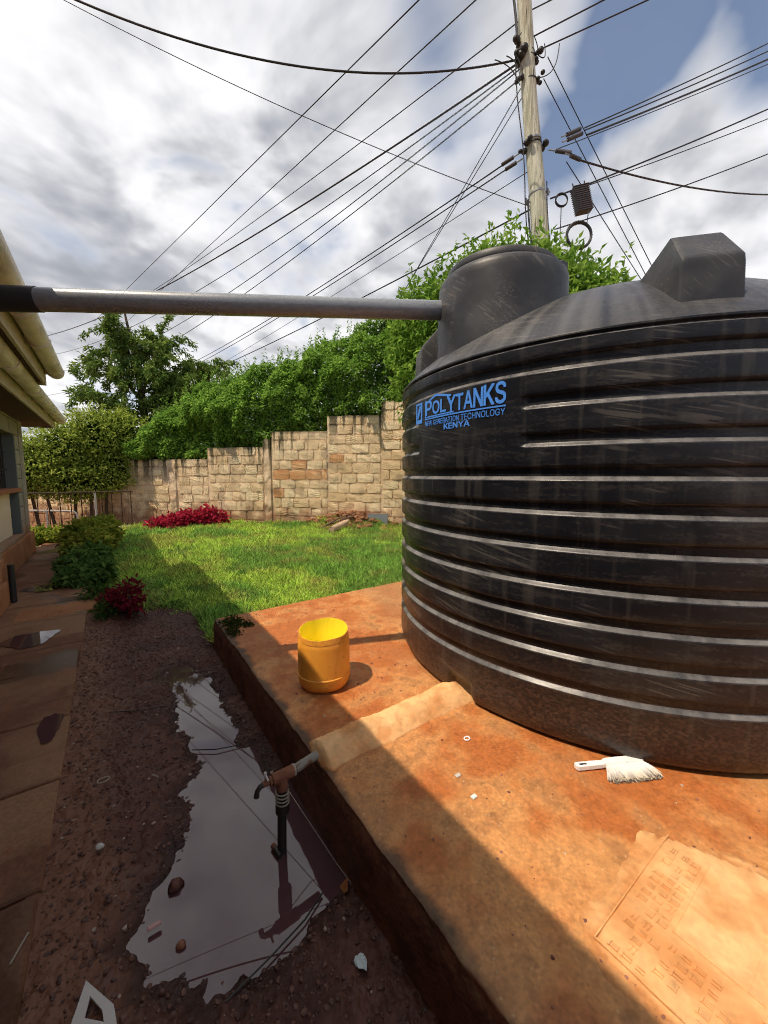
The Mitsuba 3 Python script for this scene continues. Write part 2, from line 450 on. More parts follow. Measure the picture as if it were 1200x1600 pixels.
scene['pipe_galv'] = pr(proc(f_galv), 0.55)
scene['pipe_rust'] = bump(pr(proc(lambda p, n, uv: mix((0.11, 0.038, 0.02), (0.24, 0.095, 0.05), fbm(p.x * 40, p.y * 40, p.z * 40, 3))), 0.8, 0.3), lambda p, n, uv: 0.002 * fbm(p.x * 120, p.y * 120, p.z * 120, 2))
scene['pipe_dark'] = pr((0.022, 0.018, 0.015), 0.45)
scene['wrap_white'] = pr((0.30, 0.25, 0.19), 0.8)


def f_bucket(p, n, uv):
    b = fbm(p.x * 14, p.y * 14, p.z * 14, 4)
    d = fbm(p.x * 70, p.y * 70, p.z * 70, 2)
    c = mix((0.76, 0.29, 0.03), (0.84, 0.40, 0.06), b)
    c = mix(c, (0.42, 0.14, 0.03), smoothstep(0.56, 0.75, b * 0.6 + d * 0.4) * 0.6)
    return mix(c, (0.50, 0.17, 0.03), smoothstep(0.36, 0.27, p.z + (b - 0.5) * 0.06) * 0.65)


scene['bucket_mat'] = pr(proc(f_bucket), 0.42, 0.5)
scene['bucket_inside'] = pr((0.88, 0.78, 0.05), 0.45)
scene['white_plastic'] = pr((0.78, 0.77, 0.75), 0.35)
scene['bristle_mat'] = pr(VC, 0.7, 0.3)
scene['dirty_white'] = pr((0.50, 0.46, 0.42), 0.6)
scene['wood_log'] = bump(pr(proc(lambda p, n, uv: mix((0.30, 0.19, 0.12), (0.52, 0.40, 0.29), fbm(p.x * 8, p.y * 8, p.z * 30, 3))), 0.85, 0.2), lambda p, n, uv: 0.01 * fbm(p.x * 15, p.y * 15, p.z * 40, 3))
scene['board_grey'] = pr((0.12, 0.135, 0.15), 0.6)

# ------------------------------------------------------------------ setting: ground, mud, puddle, path, lawn soil
g = box(-300, 300, -300, 300, -0.30, -0.12)
tag(add('ground', g, 'soil_mat'), 'red earth ground around the plot', kind='structure')

PUD = shapely.Polygon([(.25, 3.12), (.34, 3.10), (.44, 2.9), (.47, 2.77), (.47, 2.4), (.49, 2.0), (.53, 1.66), (.66, 1.52), (.66, 1.04), (.56, 1.02), (.47, 1.0), (.36, .985), (.22, .99), (.14, 1.02), (.06, 1.08), (.01, 1.15), (-.02, 1.26), (.03, 1.36), (.08, 1.43),
                       (.17, 1.53), (.20, 1.66), (.17, 1.78), (.24, 1.86), (.28, 1.95), (.27, 2.10), (.235, 2.30), (.24, 2.49), (.27, 2.62), (.25, 2.78), (.22, 2.95)])


def mud_height(x, y):
    p = shapely.points(x, y)
    d = shapely.distance(p, PUD.boundary)
    d = np.where(shapely.contains(PUD, p), -d, d)
    q = np.stack([x, y, x * 0], -1)
    d = d + (meshkit.fbm(q * 11, 3, 5) - 0.5) * 0.10 + (meshkit.fbm(q * 40, 3, 6) - 0.5) * 0.022
    base = np.where(d > 0, 0.034 * (1 - np.exp(-d / 0.09)), np.maximum(-0.05, d * 0.35))
    lump = (meshkit.fbm(q * 55, 3, 8) - 0.5) * 0.020 + (meshkit.fbm(q * 14, 3, 9) - 0.5) * 0.022
    return base + lump * np.clip(0.35 + d / 0.12, 0.15, 1)


ys, xs = np.arange(-1.2, 5.2, 0.0085), np.arange(-0.30, 0.64, 0.0085)
X, Y = np.meshgrid(xs, ys)
tag(add('mud', sheet(X, Y, mud_height(X, Y)), 'mud_mat', smooth=True), 'wet dark brown gravelly mud between path and slab', kind='structure')
b = PUD.buffer(0.10).bounds
tag(add('puddle', sheet(*np.meshgrid(np.linspace(b[0], 0.64, 4), np.linspace(b[1], b[3], 6)), np.zeros((6, 4))), 'puddle_mat'), 'brown puddle mirroring the clouds along the slab', kind='structure')


def pebbles(n, xr, yr, smin, smax, r, hfun):
    base = trimesh.creation.icosahedron()
    V0, F0 = base.vertices, base.faces
    x, y = r.uniform(*xr, n), r.uniform(*yr, n)
    z = hfun(x, y)
    s = smin + (smax - smin) * r.random(n) ** 3
    V = V0[None] * (0.75 + 0.5 * r.random((n, 12, 1))) * s[:, None, None] * np.stack([0.8 + 0.6 * r.random(n), 0.8 + 0.6 * r.random(n), 0.5 + 0.4 * r.random(n)], -1)[:, None, :]
    a = r.random(n) * 6.28
    c, sn = np.cos(a)[:, None], np.sin(a)[:, None]
    V = np.stack([V[..., 0] * c - V[..., 1] * sn, V[..., 0] * sn + V[..., 1] * c, V[..., 2]], -1) + np.stack([x, y, z + s * 0.12], -1)[:, None]
    F = (F0[None] + (np.arange(n) * 12)[:, None, None]).reshape(-1, 3)
    t = r.random((n, 1))
    col = Z3(.050, .021, .015) * (1 - t) + Z3(.13, .055, .036) * t
    col = np.where(r.random((n, 1)) < 0.03, Z3(.30, .22, .17), col)
    return trimesh.Trimesh(V.reshape(-1, 3), F, process=False), np.repeat(col, 12, 0)


rp = np.random.default_rng(3)
m, vc = pebbles(16000, (-0.26, 0.60), (0.3, 4.6), 0.0015, 0.0085, rp, mud_height)
tag(add('gravel', m, 'painted_bits', color=vc), 'small dark pebbles strewn over the mud', kind='stuff')

# the path: pavers between house and mud
tag(add('path', box(-1.20, -0.262, -4, 11.2, -0.11, 0.028), 'soil_mat'), 'path of concrete slabs along the house', kind='structure')
PV = [-2.2, -1.2, -0.2, 0.52, 1.575, 2.145, 2.70, 3.88, 4.66, 5.24, 5.80, 6.35, 6.95, 7.5, 8.1, 8.7, 9.3, 9.9, 10.5]
rv = np.random.default_rng(12)
for a, c in zip(PV[:-1], PV[1:]):
    x0 = -1.155 if a > 5.5 else -0.93
    x1 = -0.258 - (0.06 if a > 5.3 else 0) + rv.uniform(-.008, .004)
    t0, t1 = rv.uniform(-.015, .015, 2)
    z = 0.052 + rv.uniform(-.005, .004)
    gap = 0.007
    P = []
    for zz, o in ((-0.02, 0), (z - .008, 0), (z, .007)):
        P += [(x0 + o, a + gap + o + t0, zz), (x1 - o, a + gap + o, zz), (x1 - o, c - gap - o, zz), (x0 + o, c - gap - o + t1, zz)]
    add('paver', hull(P), 'paver_mat', 'path')
# standing water on the path
for nm, lab, cx, cy, rx, ry in (('path_puddle', 'oval brown puddle on the second-nearest wet paver of the path', -0.60, 4.16, .17, .17), ('path_puddle', 'shallow brown puddle on the path beside the house plinth', -0.70, 6.0, .2, .17), ('path_puddle', 'small dark puddle on a paver joint beside the mud', -0.335, 2.62, .05, .14)):
    a = np.linspace(0, 6.283, 40)[:-1]
    rr = 1 + 0.22 * (meshkit.noise(np.stack([np.cos(a) * 2 + cx, np.sin(a) * 2, a * 0], -1)) - .5) * 2
    V = np.vstack([[cx, cy, 0.0595], np.stack([cx + rx * rr * np.cos(a), cy + ry * rr * np.sin(a), a * 0 + 0.0595], -1)])
    F = [[0, i + 1, (i + 1) % 39 + 1] for i in range(39)]
    tag(add(nm, trimesh.Trimesh(V, F), 'puddle_mat'), lab, kind='structure')
# imprinted mortar panels in the path


def imprint(x0, x1, y0, y1, z, r, step=0.028, bar=0.0035, h=0.0022):
    out = []
    y = y0
    while y < y1 - step:
        x = x0
        while x < x1 - step * .8:
            if r.random() < 0.72:
                k = r.integers(2, 5)
                w = step * .62
                vert = r.random() < .8
                for i in range(k):
                    o = w * (i + .3) / k
                    if vert:
                        out.append(box(x + o, x + o + bar, y, y + w, z, z + h))
                    else:
                        out.append(box(x, x + w, y + o, y + o + bar, z, z + h))
                if r.random() < .6:
                    out.append(box(x, x + w, y + w + .001, y + w + .001 + bar, z, z + h) if vert else box(x + w + .001, x + w + bar + .001, y, y + w, z, z + h))
            x += step
        y += step
    return cat(*out)


ri = np.random.default_rng(31)
m1 = box(-0.80, -0.42, 4.72, 5.12, 0.045, 0.058)
k = add('mortar_panel', m1, 'plinth_red', 'path')
tag(add('imprint', imprint(-.79, -.44, 4.74, 5.1, .0575, ri, .05, .008), 'plinth_red', k), kind='stuff')
k = add('mortar_panel', box(-0.93, -0.60, 3.42, 3.72, 0.045, 0.058), 'paver_mat', 'path')
tag(add('imprint', imprint(-.92, -.62, 3.44, 3.7, .0575, ri, .04, .006), 'paver_mat', k), kind='stuff')
tag(add('mortar_apron', hull([(-.44, 4.72, .03), (-.10, 4.78, .03), (-.06, 5.0, .03), (-.16, 5.2, .03), (-.44, 5.2, .03), (-.44, 4.74, .058), (-.14, 4.82, .056), (-.12, 5.0, .056), (-.2, 5.14, .056), (-.44, 5.16, .058)]), 'plinth_red', 'path'), 'red earthy mortar skirt beside the path')

# lawn soil
ys, xs = np.arange(3.16, 14.6, 0.09), np.arange(-1.6, 11.5, 0.09)
X, Y = np.meshgrid(xs, ys)
S_ = (X - .6) * .70711 - (Y - 12.8) * .70711
Dw = (X - .6) * -.70711 + (Y - 12.8) * -.70711
q = np.stack([X, Y, X * 0], -1)


def soil_height(x, y):
    s = (x - .6) * .70711 - (y - 12.8) * .70711
    d = -(x - .6) * .70711 - (y - 12.8) * .70711
    q = np.stack([x, y, x * 0], -1)
    mound = 0.30 * np.exp(-((s - 6.2) / 0.9) ** 2) * np.exp(-(np.maximum(d, 0) / 0.45) ** 2) + 0.10 * np.exp(-(np.maximum(d, 0) / 0.25) ** 2) * (s > 2)
    edge = np.clip((x + .12) / 0.35, 0, 1)
    near = np.clip((y - 3.9 - np.clip((.55 - x), 0, 1) * 1.0) / .5, 0, 1) * (x < .6) + (x >= .6)
    return -0.10 + (0.145 * np.minimum(edge, 1)) * near + (meshkit.fbm(q * 3, 3, 5) - .5) * .05 + mound - np.clip((y - 11.6) * .25, 0, .6) * (x < 1.2) * np.clip((1.2 - x) / .8, 0, 1)


tag(add('lawn_soil', sheet(X, Y, soil_height(X, Y)), 'turf_mat', smooth=True), 'earth under the lawn', kind='structure')

# ------------------------------------------------------------------ concrete platform
ys, us = np.arange(-1.6, 3.1501, 0.03), np.concatenate([[-.42, -.34, -.26, -.20, -.14, -.09, -.05, -.025, -.012, 0.0], [.008, .02], np.arange(.04, 3.9, 0.03)])
U, Y = np.meshgrid(us, ys)
q = np.stack([np.maximum(U, 0) + .6, Y, np.minimum(U, 0)], -1)
nz = (meshkit.fbm(q * 9, 4, 3) - .5)
nb = (meshkit.fbm(q * 40, 2, 4) - .5)
Xs = np.where(U <= 0, 0.60 + nz * .014 + nb * .010 - .006 * (U < -.03), 0.60 + U + nz * .014 * np.exp(-U / .03))
Xs = Xs + np.where((U > -.02) & (U <= 0.0), .006, 0)
Zs = np.where(U <= 0, 0.275 + U, 0.275 - .010 * np.exp(-U / .012) + nz * .008 + (meshkit.fbm(q * 2.2, 2, 8) - .5) * .010)
Zs[:, us <= 0] += -.008
V = np.stack([Xs, Y, Zs], -1)
skirt = V[-1].copy(); skirt[:, 2] = -.15; skirt[:, 1] += .006
V = np.concatenate([V, skirt[None]], 0)
H, W_ = V.shape[:2]
pl = trimesh.Trimesh(V.reshape(-1, 3), grid_faces(H, W_), process=False)
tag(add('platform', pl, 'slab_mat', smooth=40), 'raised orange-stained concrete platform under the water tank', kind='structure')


# mortar ridge over the outlet pipe
xs, vs = np.linspace(0.606, 1.50, 90), np.linspace(-1, 1, 30)
Xr, Vr = np.meshgrid(xs, vs)
qn = np.stack([Xr * 14, Vr * 1.3, Xr * 0], -1)
hw = .104 + .016 * meshkit.fbm(qn * .7, 3, 2) + .02 * np.clip((Xr - 1.2) / .3, 0, 1)
prof = np.clip(1 - np.abs(Vr) ** 1.7, 0, 1)
Zr = 0.262 + .072 * prof * (0.85 + .3 * meshkit.fbm(qn, 3, 4)) - .05 * np.clip((0.622 - Xr) / .016, 0, 1) + (meshkit.fbm(np.stack([Xr * 45, Vr * 4, Xr * 0], -1), 3, 14) - .5) * .010
add('mortar_ridge', sheet(Xr, 1.325 + Vr * hw, Zr), 'patch_mat', 'platform', smooth=50)
labels['platform__mortar_ridge'] = {'label': 'cracked mortar ridge covering the outlet pipe'}

# smoother mortar patch with an imprint, in the near right of the platform
pp = [(1.33, .50), (1.20, .47), (1.16, .50), (1.02, .44), (.93, .46), (.845, .40), (.82, .33), (.83, .25), (.80, .17), (.82, .02), (.80, -.2), (.84, -.6), (1.6, -.6), (1.62, -.1), (1.53, .12), (1.42, .34)]
poly = shapely.Polygon(pp).buffer(-.02).buffer(.02)
xs, ys = np.arange(.76, 1.70, .012), np.arange(-.66, .56, .012)
X, Y = np.meshgrid(xs, ys)
d = shapely.distance(shapely.points(X, Y), poly.boundary)
d = np.where(shapely.contains(poly, shapely.points(X, Y)), d, -d)
q = np.stack([X, Y, X * 0], -1)
d = d + (meshkit.fbm(q * 14, 3, 4) - .5) * .05
frame = np.minimum.reduce([X - .885, 1.36 - X + (.385 - Y) * .35, .385 - Y + (X - .885) * .02])
Zp = 0.2665 + .0195 * np.clip((d + .02) / .11, 0, 1) ** .75 + (meshkit.fbm(q * 9, 3, 6) - .5) * .007 * np.clip(-frame / .03, 0.05, 1) - .004 * (np.abs(frame) < .007)
kp = add('mortar_patch', sheet(X, Y, Zp), 'patch_mat', 'platform', smooth=True)
labels[kp] = {'label': 'pale orange mortar patch with stamped lettering-like marks'}
rb = np.random.default_rng(5)
marks = [imprint(.905, 1.05, -.45, .37, .2835, rb, .027, .0040, .0056), imprint(1.05, 1.33, .285, .37, .2835, rb, .027, .0040, .0056), imprint(1.12, 1.36, -.45, .12, .2835, rb, .036, .0048, .0052)]
lines = [box(.893, 1.35, .377, .380, .283, .2885), box(.893, .896, -.5, .377, .283, .2885), box(1.06, 1.34, .272, .275, .283, .288), box(1.06, 1.063, -.5, .275, .283, .288), box(1.06, 1.34, .135, .138, .283, .288)]
tag(add('imprint', cat(*marks, *lines), 'patch_mat', kp), kind='stuff')

# loose grit and crumbs of soil on the platform
rgt = np.random.default_rng(44)
m, vc = pebbles(1500, (0.63, 2.6), (-.3, 3.1), 0.0008, 0.0050, rgt, lambda x, y: x * 0 + .277)
kg = rgt.random(1500)
keep_ = np.repeat(((np.array(m.vertices).reshape(1500, 12, 3).mean(1)[:, :2] - TC_) ** 2).sum(1) > 1.3 ** 2, 12)
fk = keep_[np.array(m.faces)[:, 0]]
m = trimesh.Trimesh(m.vertices, np.array(m.faces)[fk], process=False)
tag(add('grit', m, 'painted_bits', 'platform', color=np.clip(vc * 2.6, 0, .5)), kind='stuff')

# ------------------------------------------------------------------ water tank
LED = [1.806, 1.668, 1.515, 1.379, 1.240, 1.095, 0.941, 0.800, 0.656, 0.515]
A0, A1 = math.radians(163.2), math.radians(194.5)
zk = [.2785, .283, .290, .300, .315, .335, .36, .40, .44, .48]
for z in LED:
    zk += [z - .005, z, z + .003, z + .008, z + .011, z + .015, z + .032, z + .046, z + .050, z + .054, z + .060]
    zk += [z + .08]
zk += [.60, .74, .88, 1.02, 1.17, 1.32, 1.46, 1.60, 1.74, 1.895, 1.912, 1.918, 1.921, 1.925, 1.930, 1.935]
zk = np.unique(np.round(zk, 4))
na = 540
an = np.arange(na) * 2 * np.pi / na
A, Zt = np.meshgrid(an, zk)
Rt = np.full_like(A, TR)
inl = np.clip((A - A0) / .012, 0, 1) * np.clip((A1 - A) / .012, 0, 1)
for i, z in enumerate(LED):
    u = Zt - z
    dpt = np.interp(u, [-.005, 0, .011, .015, .046, .054, .060], [0, .002, .0145, .018, .018, .003, 0], left=0, right=0)
    Rt -= dpt * ((1 - inl) if i in (1, 2) else 1)
Rt -= np.interp(Zt, [.2785, .283, .29, .30, .315, .335, .36], [.055, .04, .03, .02, .012, .005, 0])
Rt -= np.interp(Zt, [1.912, 1.918, 1.921, 1.925, 1.930, 1.935], [0, .008, .012, .010, -.001, 0])
# moulded outlet recess above the ridge
da, dz = (A - math.radians(180.8)) * TR, Zt - .275
arch = np.clip((np.minimum(.075 - np.abs(da), .125 - dz - 2.5 * da * da)) / .012, 0, 1)
Rt -= .030 * arch
# the wall bulges a little between ribs and is never quite round
Rt += .0035 * (meshkit.fbm(np.stack([np.cos(A) * 2, np.sin(A) * 2, Zt * 2], -1), 3, 3) - .5)
rows = [np.stack([TC[0] + Rt * np.cos(A), TC[1] + Rt * np.sin(A), Zt], -1)]
ur = np.concatenate([[1.0, .993, .98, .96], np.linspace(.93, .03, 30)])


def dome_z(u):
    return 1.937 + .50 * (1 - u ** 1.75) + .055 * (1 - u ** 9)


dome = [np.stack([TC[0] + TR * u * np.cos(an), TC[1] + TR * u * np.sin(an), np.full(na, dome_z(u))], -1) for u in ur]
V = np.concatenate([rows[0], np.array(dome)], 0)
tank = thing('water_tank', 'huge round black plastic water tank with ribbed wall on the concrete platform', 'water tank')
add('body', trimesh.Trimesh(V.reshape(-1, 3), grid_faces(len(V), na, True), process=False), 'tank_mat', tank, smooth=32)
NC = (1.835, 1.455)
prof = [(.372, 1.90), (.356, 2.06), (.350, 2.18), (.346, 2.30), (.345, 2.390), (.343, 2.418), (.336, 2.440), (.322, 2.453), (.30, 2.458), (.05, 2.46)]
nv = lathe(prof, 72, (*NC, 0))
# a dent on its right side
dd = np.array(nv.vertices)
cen = Z3(NC[0] + .27, NC[1] - .20, 2.30)
w = np.exp(-(np.linalg.norm(dd - cen, axis=1) / .11) ** 2)
dd[:, :2] -= (unit(dd[:, :2] - NC)) * (w * .035)[:, None]
add('neck', trimesh.Trimesh(dd, nv.faces, process=False), 'tank_top_mat', tank, smooth=40)
lidm = lathe([(.05, 2.460), (.268, 2.461), (.272, 2.455), (.300, 2.462), (.303, 2.470), (.301, 2.492), (.292, 2.502), (.05, 2.512), (.001, 2.512)], 64, (*NC, 0))
dv = np.array(lidm.vertices)
dv[:, 2] += (dv[:, 0] - NC[0]) * -.02 + (dv[:, 1] - NC[1]) * .02
lid = add('lid', trimesh.Trimesh(dv, lidm.faces, process=False), 'tank_top_mat', tank, smooth=40)
for a, s in ((-52, 1), (-38, .8)):
    c = Z3(NC[0] + .300 * math.cos(math.radians(a)), NC[1] + .300 * math.sin(math.radians(a)), 2.473)
    add('hinge', box(c[0] - .03 * s, c[0] + .03 * s, c[1] - .03 * s, c[1] + .03 * s, c[2] - .03, c[2] + .055 * s, .012), 'tank_top_mat', lid)
c = Z3(NC[0] + .325 * math.cos(math.radians(-45)), NC[1] + .325 * math.sin(math.radians(-45)), 2.473)
scene['tape_red'] = pr((0.45, 0.10, 0.08), .6)
add('tie', tube([c + (0, 0, .03), c + (.004, -.006, .01), c + (.012, -.012, -.015)], .006, 6), 'tape_red', lid)


def lug(ang_deg):
    a = math.radians(ang_deg)
    e, t = Z3(math.cos(a), math.sin(a), 0), Z3(-math.sin(a), math.cos(a), 0)
    o = Z3(*TC, 0)
    pt = lambda r, s, z: o + e * r + t * s + Z3(0, 0, z)
    P = []
    for s in (-1, 1):
        P += [pt(1.215, s * .100, 1.93), pt(1.200, s * .098, 2.165), pt(1.075, s * .086, 2.305), pt(.70, s * .105, 2.23), pt(.9, s * .125, 2.10), pt(1.12, s * .118, 1.96)]
    m = hull(P)
    m = m.subdivide().subdivide().subdivide().subdivide()
    m = trimesh.Trimesh(m.vertices, m.faces)
    trimesh.smoothing.filter_taubin(m, lamb=0.5, nu=0.3, iterations=5)
    return m


for a in (-138, -48, 42, 150):
    add('lifting_lug', lug(a), 'tank_top_mat', tank, smooth=25)


def wrap(m, a_deg, z, r, flip=False):
    """lay a flat mesh (x right, y up, z out) on the tank wall, starting at the angle a_deg, going anticlockwise as read from outside"""
    v = np.array(m.vertices)
    th = math.radians(a_deg) + v[:, 0] / TR
    R_ = r + v[:, 2]
    return trimesh.Trimesh(np.stack([TC[0] + R_ * np.cos(th), TC[1] + R_ * np.sin(th), z + v[:, 1]], -1), m.faces, process=False)


def fit_text(s, width, height, bold=True, depth=.0016):
    m = meshkit.text_mesh(s, height, depth, bold)
    v = np.array(m.vertices)
    v[:, 0] -= v[:, 0].min()
    v[:, 1] -= v[:, 1].min()
    v[:, 0] *= width / v[:, 0].max()
    v[:, 1] *= height / v[:, 1].max()
    return trimesh.Trimesh(v, m.faces, process=False)


def flat(pts, depth=.0016):
    return trimesh.creation.extrude_polygon(shapely.Polygon(pts), depth, engine='earcut')


def tr(m, x=0, y=0):
    m = m.copy()
    m.apply_translation([x, y, 0])
    return m


def fine(m):
    v, f = trimesh.remesh.subdivide_to_size(m.vertices, m.faces, .05)
    return trimesh.Trimesh(v, f, process=False)


# logo, in metres along the wall from the emblem's left edge (162.2 deg); y = height above 1.64
LZ = 1.64
parts = []
fr = shapely.Polygon([(0, .04), (.078, .04), (.078, .150), (0, .150)]).difference(shapely.Polygon([(.014, .062), (.064, .062), (.064, .140), (.014, .140)]))
parts.append(trimesh.creation.extrude_polygon(fr, .0016, engine='earcut'))
parts.append(flat([(.018, .068), (.034, .068), (.060, .112), (.060, .134), (.044, .134), (.020, .090)]))
x = .118
for ch, w, h in (('P', .062, .076), ('O', .062, .066), ('L', .045, .066), ('Y', .062, .076)):
    parts.append(tr(fit_text(ch, w, h), x, .071 if ch != 'Y' else .066))
    x += w + .006
parts.append(flat([(.112, .060), (.118, .060), (.118, .150), (.112, .150)]))
parts.append(flat([(.108, .135), (.215, .170), (.335, .148), (.335, .138), (.215, .159), (.112, .126)]))
x = .368
for ch, w, h in (('T', .048, .078), ('A', .054, .082), ('N', .052, .086), ('K', .054, .090), ('S', .052, .094)):
    parts.append(tr(fit_text(ch, w, h), x, .064))
    x += w + .003
parts.append(flat([(.112, .050), (.64, .050), (.64, .0565), (.112, .0565)]))
parts.append(flat([(.118, .060), (.355, .060), (.355, .066), (.118, .066)]))
parts.append(tr(fit_text('NEW GENERATION', .275, .026, False), .116, .017))
parts.append(tr(fit_text('TECHNOLOGY', .235, .029, False), .402, .015))
parts.append(tr(fit_text('KENYA', .172, .029, True), .285, -.016))
logo = wrap(fine(cat(*parts)), 162.2, LZ, TR + .0012)
labels[add('logo', logo, 'print_blue', tank)] = {'label': 'blue printed logo with lettering on the tank wall'}
L1 = fit_text('PROVIDE FULL BOTTOM SUPPORT', TR * math.radians(18.6), .028, False, .004)
labels[add('lettering', wrap(fine(L1), -144.9, .346, TR - .007), 'emboss_mat', tank)] = {'label': 'raised moulded lettering near the tank bottom'}

# ------------------------------------------------------------------ rain pipe from the house gutter
pa, pb = Z3(-.345, 2.425, 2.175), Z3(1.60, 1.615, 2.312)
pipe = thing('rain_pipe', 'long grey plastic pipe running from the house gutter to the tank neck', 'pipe')
dirp = unit(pb - pa)
add('pipe', tube([pa + dirp * .02, pb], .050, 28), 'pvc_grey', pipe, smooth=40)
labels[add('coupling', tube([pa - dirp * .10, pa + dirp * .14], .0535, 28), 'pvc_dark', pipe, smooth=40)] = {'label': 'black end sleeve of the pipe'}
add('socket', tube([pa + dirp * (.20 + t) for t in (1.74, 1.745)], .0525, 28), 'pvc_grey', pipe, smooth=40)
add('collar', tube([pa - dirp * .12, pa - dirp * .05], .062, 28), 'pvc_dark', pipe, smooth=40)
add('elbow', tube([pa - dirp * .10, pa - dirp * .16 + (0, 0, .005), pa - dirp * .215 + (0, 0, .04), pa - dirp * .235 + (0, 0, .10), Z3(-.463, 2.53, 2.46), Z3(-.463, 2.53, 2.56)], .050, 20), 'pvc_grey', pipe, smooth=40)

# ------------------------------------------------------------------ house
house = thing('house', 'low house of grey stone blocks with cream gutters and brown soffits', 'house')
# near wing
E1, E2 = 6.15, 9.75
add('near_wall', box(-7, -1.00, -6, 5.60, 0, 2.58), 'house_joint', house)
add('far_wall', box(-7, -1.24, 5.60, 6.20, 0, 2.40), 'house_joint', house)


def blocks(x, y0, y1, z0, z1, r, open_=None, h=.235, wmin=.38, wmax=.52):
    z = z0
    while z < z1 - .03:
        zt = min(z + h, z1)
        y = y0 - r.random() * .3
        while y < y1:
            ye = y + r.uniform(wmin, wmax)
            a, c = max(y, y0), min(ye, y1)
            if c - a > .06 and not (open_ and c > open_[0] + .02 and a < open_[1] - .02 and zt > open_[2] + .02 and z < open_[3] - .02):
                add('block', box(x - .03, x + r.uniform(.012, .018), a + .006, c - .006, z + .006, zt - .006, .006), 'house_block', house)
            elif c - a > .06 and open_ and (a < open_[0] - .08 or c > open_[1] + .08):
                if a < open_[0] - .08:
                    add('block', box(x - .03, x + .015, a + .006, open_[0] - .002, z + .006, zt - .006, .006), 'house_block', house)
                if c > open_[1] + .08:
                    add('block', box(x - .03, x + .015, open_[1] + .002, c - .006, z + .006, zt - .006, .006), 'house_block', house)
            y = ye
        z = zt


rh = np.random.default_rng(8)
blocks(-1.00, 2.6, 5.60, .50, 2.5, rh)
add('plinth', box(-1.1, -.93, -6, 5.60, -.05, .30, .01), 'plinth_red', house)
add('plinth', box(-1.1, -.965, 4.6, 5.585, .30, .52, .01), 'plinth_red', house)
dp = add('downpipe', tube([(-.905, 5.50, .06), (-.905, 5.50, .46)], .028, 10), 'metal_black', house, smooth=40)
# far wing with its window
WY0, WY1, WZ0, WZ1 = 6.45, 8.42, 1.20, 2.04
wall = cat(box(-7, -1.24, 6.20, WY0, 0, 2.40), box(-7, -1.24, WY1, 9.20, 0, 2.40), box(-7, -1.24, WY0, WY1, 0, WZ0 - .8), box(-7, -1.24, WY0, WY1, WZ1, 2.40), box(-7, -2.2, WY0, WY1, WZ0 - .8, WZ1))
add('far_wall', wall, 'house_joint', house)
blocks(-1.24, 5.60, 9.20, .40, 2.40, rh, (WY0, WY1, WZ0 - .8, WZ1))
add('plinth', box(-1.3, -1.165, 5.62, 9.235, -.05, .40, .01), 'plinth_red', house)
add('block', box(-1.24, -1.215, 8.88, 9.215, .41, 2.39, .006), 'house_block', house)
win = add('window', cat(box(-1.41, -1.36, WY0 + .002, WY0 + .05, WZ0, WZ1), box(-1.41, -1.36, WY1 - .05, WY1 - .002, WZ0, WZ1), box(-1.41, -1.36, WY0 + .05, WY1 - .05, WZ1 - .05, WZ1 - .002), box(-1.41, -1.36, WY0 + .05, WY1 - .05, WZ0, WZ0 + .05), box(-1.41, -1.36, 7.40, 7.45, WZ0 + .05, WZ1 - .05)), 'metal_black', house)
add('pane', box(-1.392, -1.388, WY0 + .05, WY1 - .05, WZ0 + .05, WZ1 - .05), 'pane_glass', win)
for y in np.arange(WY0 + .15, WY1 - .05, .14):
    add('grille_bar', tube([(-1.335, y, WZ0 + .01), (-1.335, y, WZ1 - .01)], .007, 6), 'metal_black', win)
for z in (WZ0 + .28, WZ0 + .56):
    add('grille_bar', tube([(-1.325, WY0 + .01, z), (-1.325, WY1 - .01, z)], .007, 6), 'metal_black', win)
add('reveal', box(-1.42, -1.215, WY1 - .0015, WY1 + .06, .46, WZ1), 'reveal_grey', house)
add('reveal', box(-1.42, -1.215, WY0 - .06, WY0 + .0015, .46, WZ1), 'reveal_grey', house)
add('sill', box(-1.45, -1.185, WY0 - .05, WY1 + .05, WZ0 - .07, WZ0 - .003, .008), 'sill_red', house)
labels[add('panel', box(-1.34, -1.30, WY0 + .01, WY1 - .16, WZ0 - .74, WZ0 - .075), 'panel_cream', house)] = {'label': 'cream painted panel under the window'}
add('ledge', box(-1.35, -1.19, WY0 + .01, WY1 - .005, WZ0 - .80, WZ0 - .745, .006), 'house_block', house)

# roofs: sloped sheet, soffit, fascia, gutter


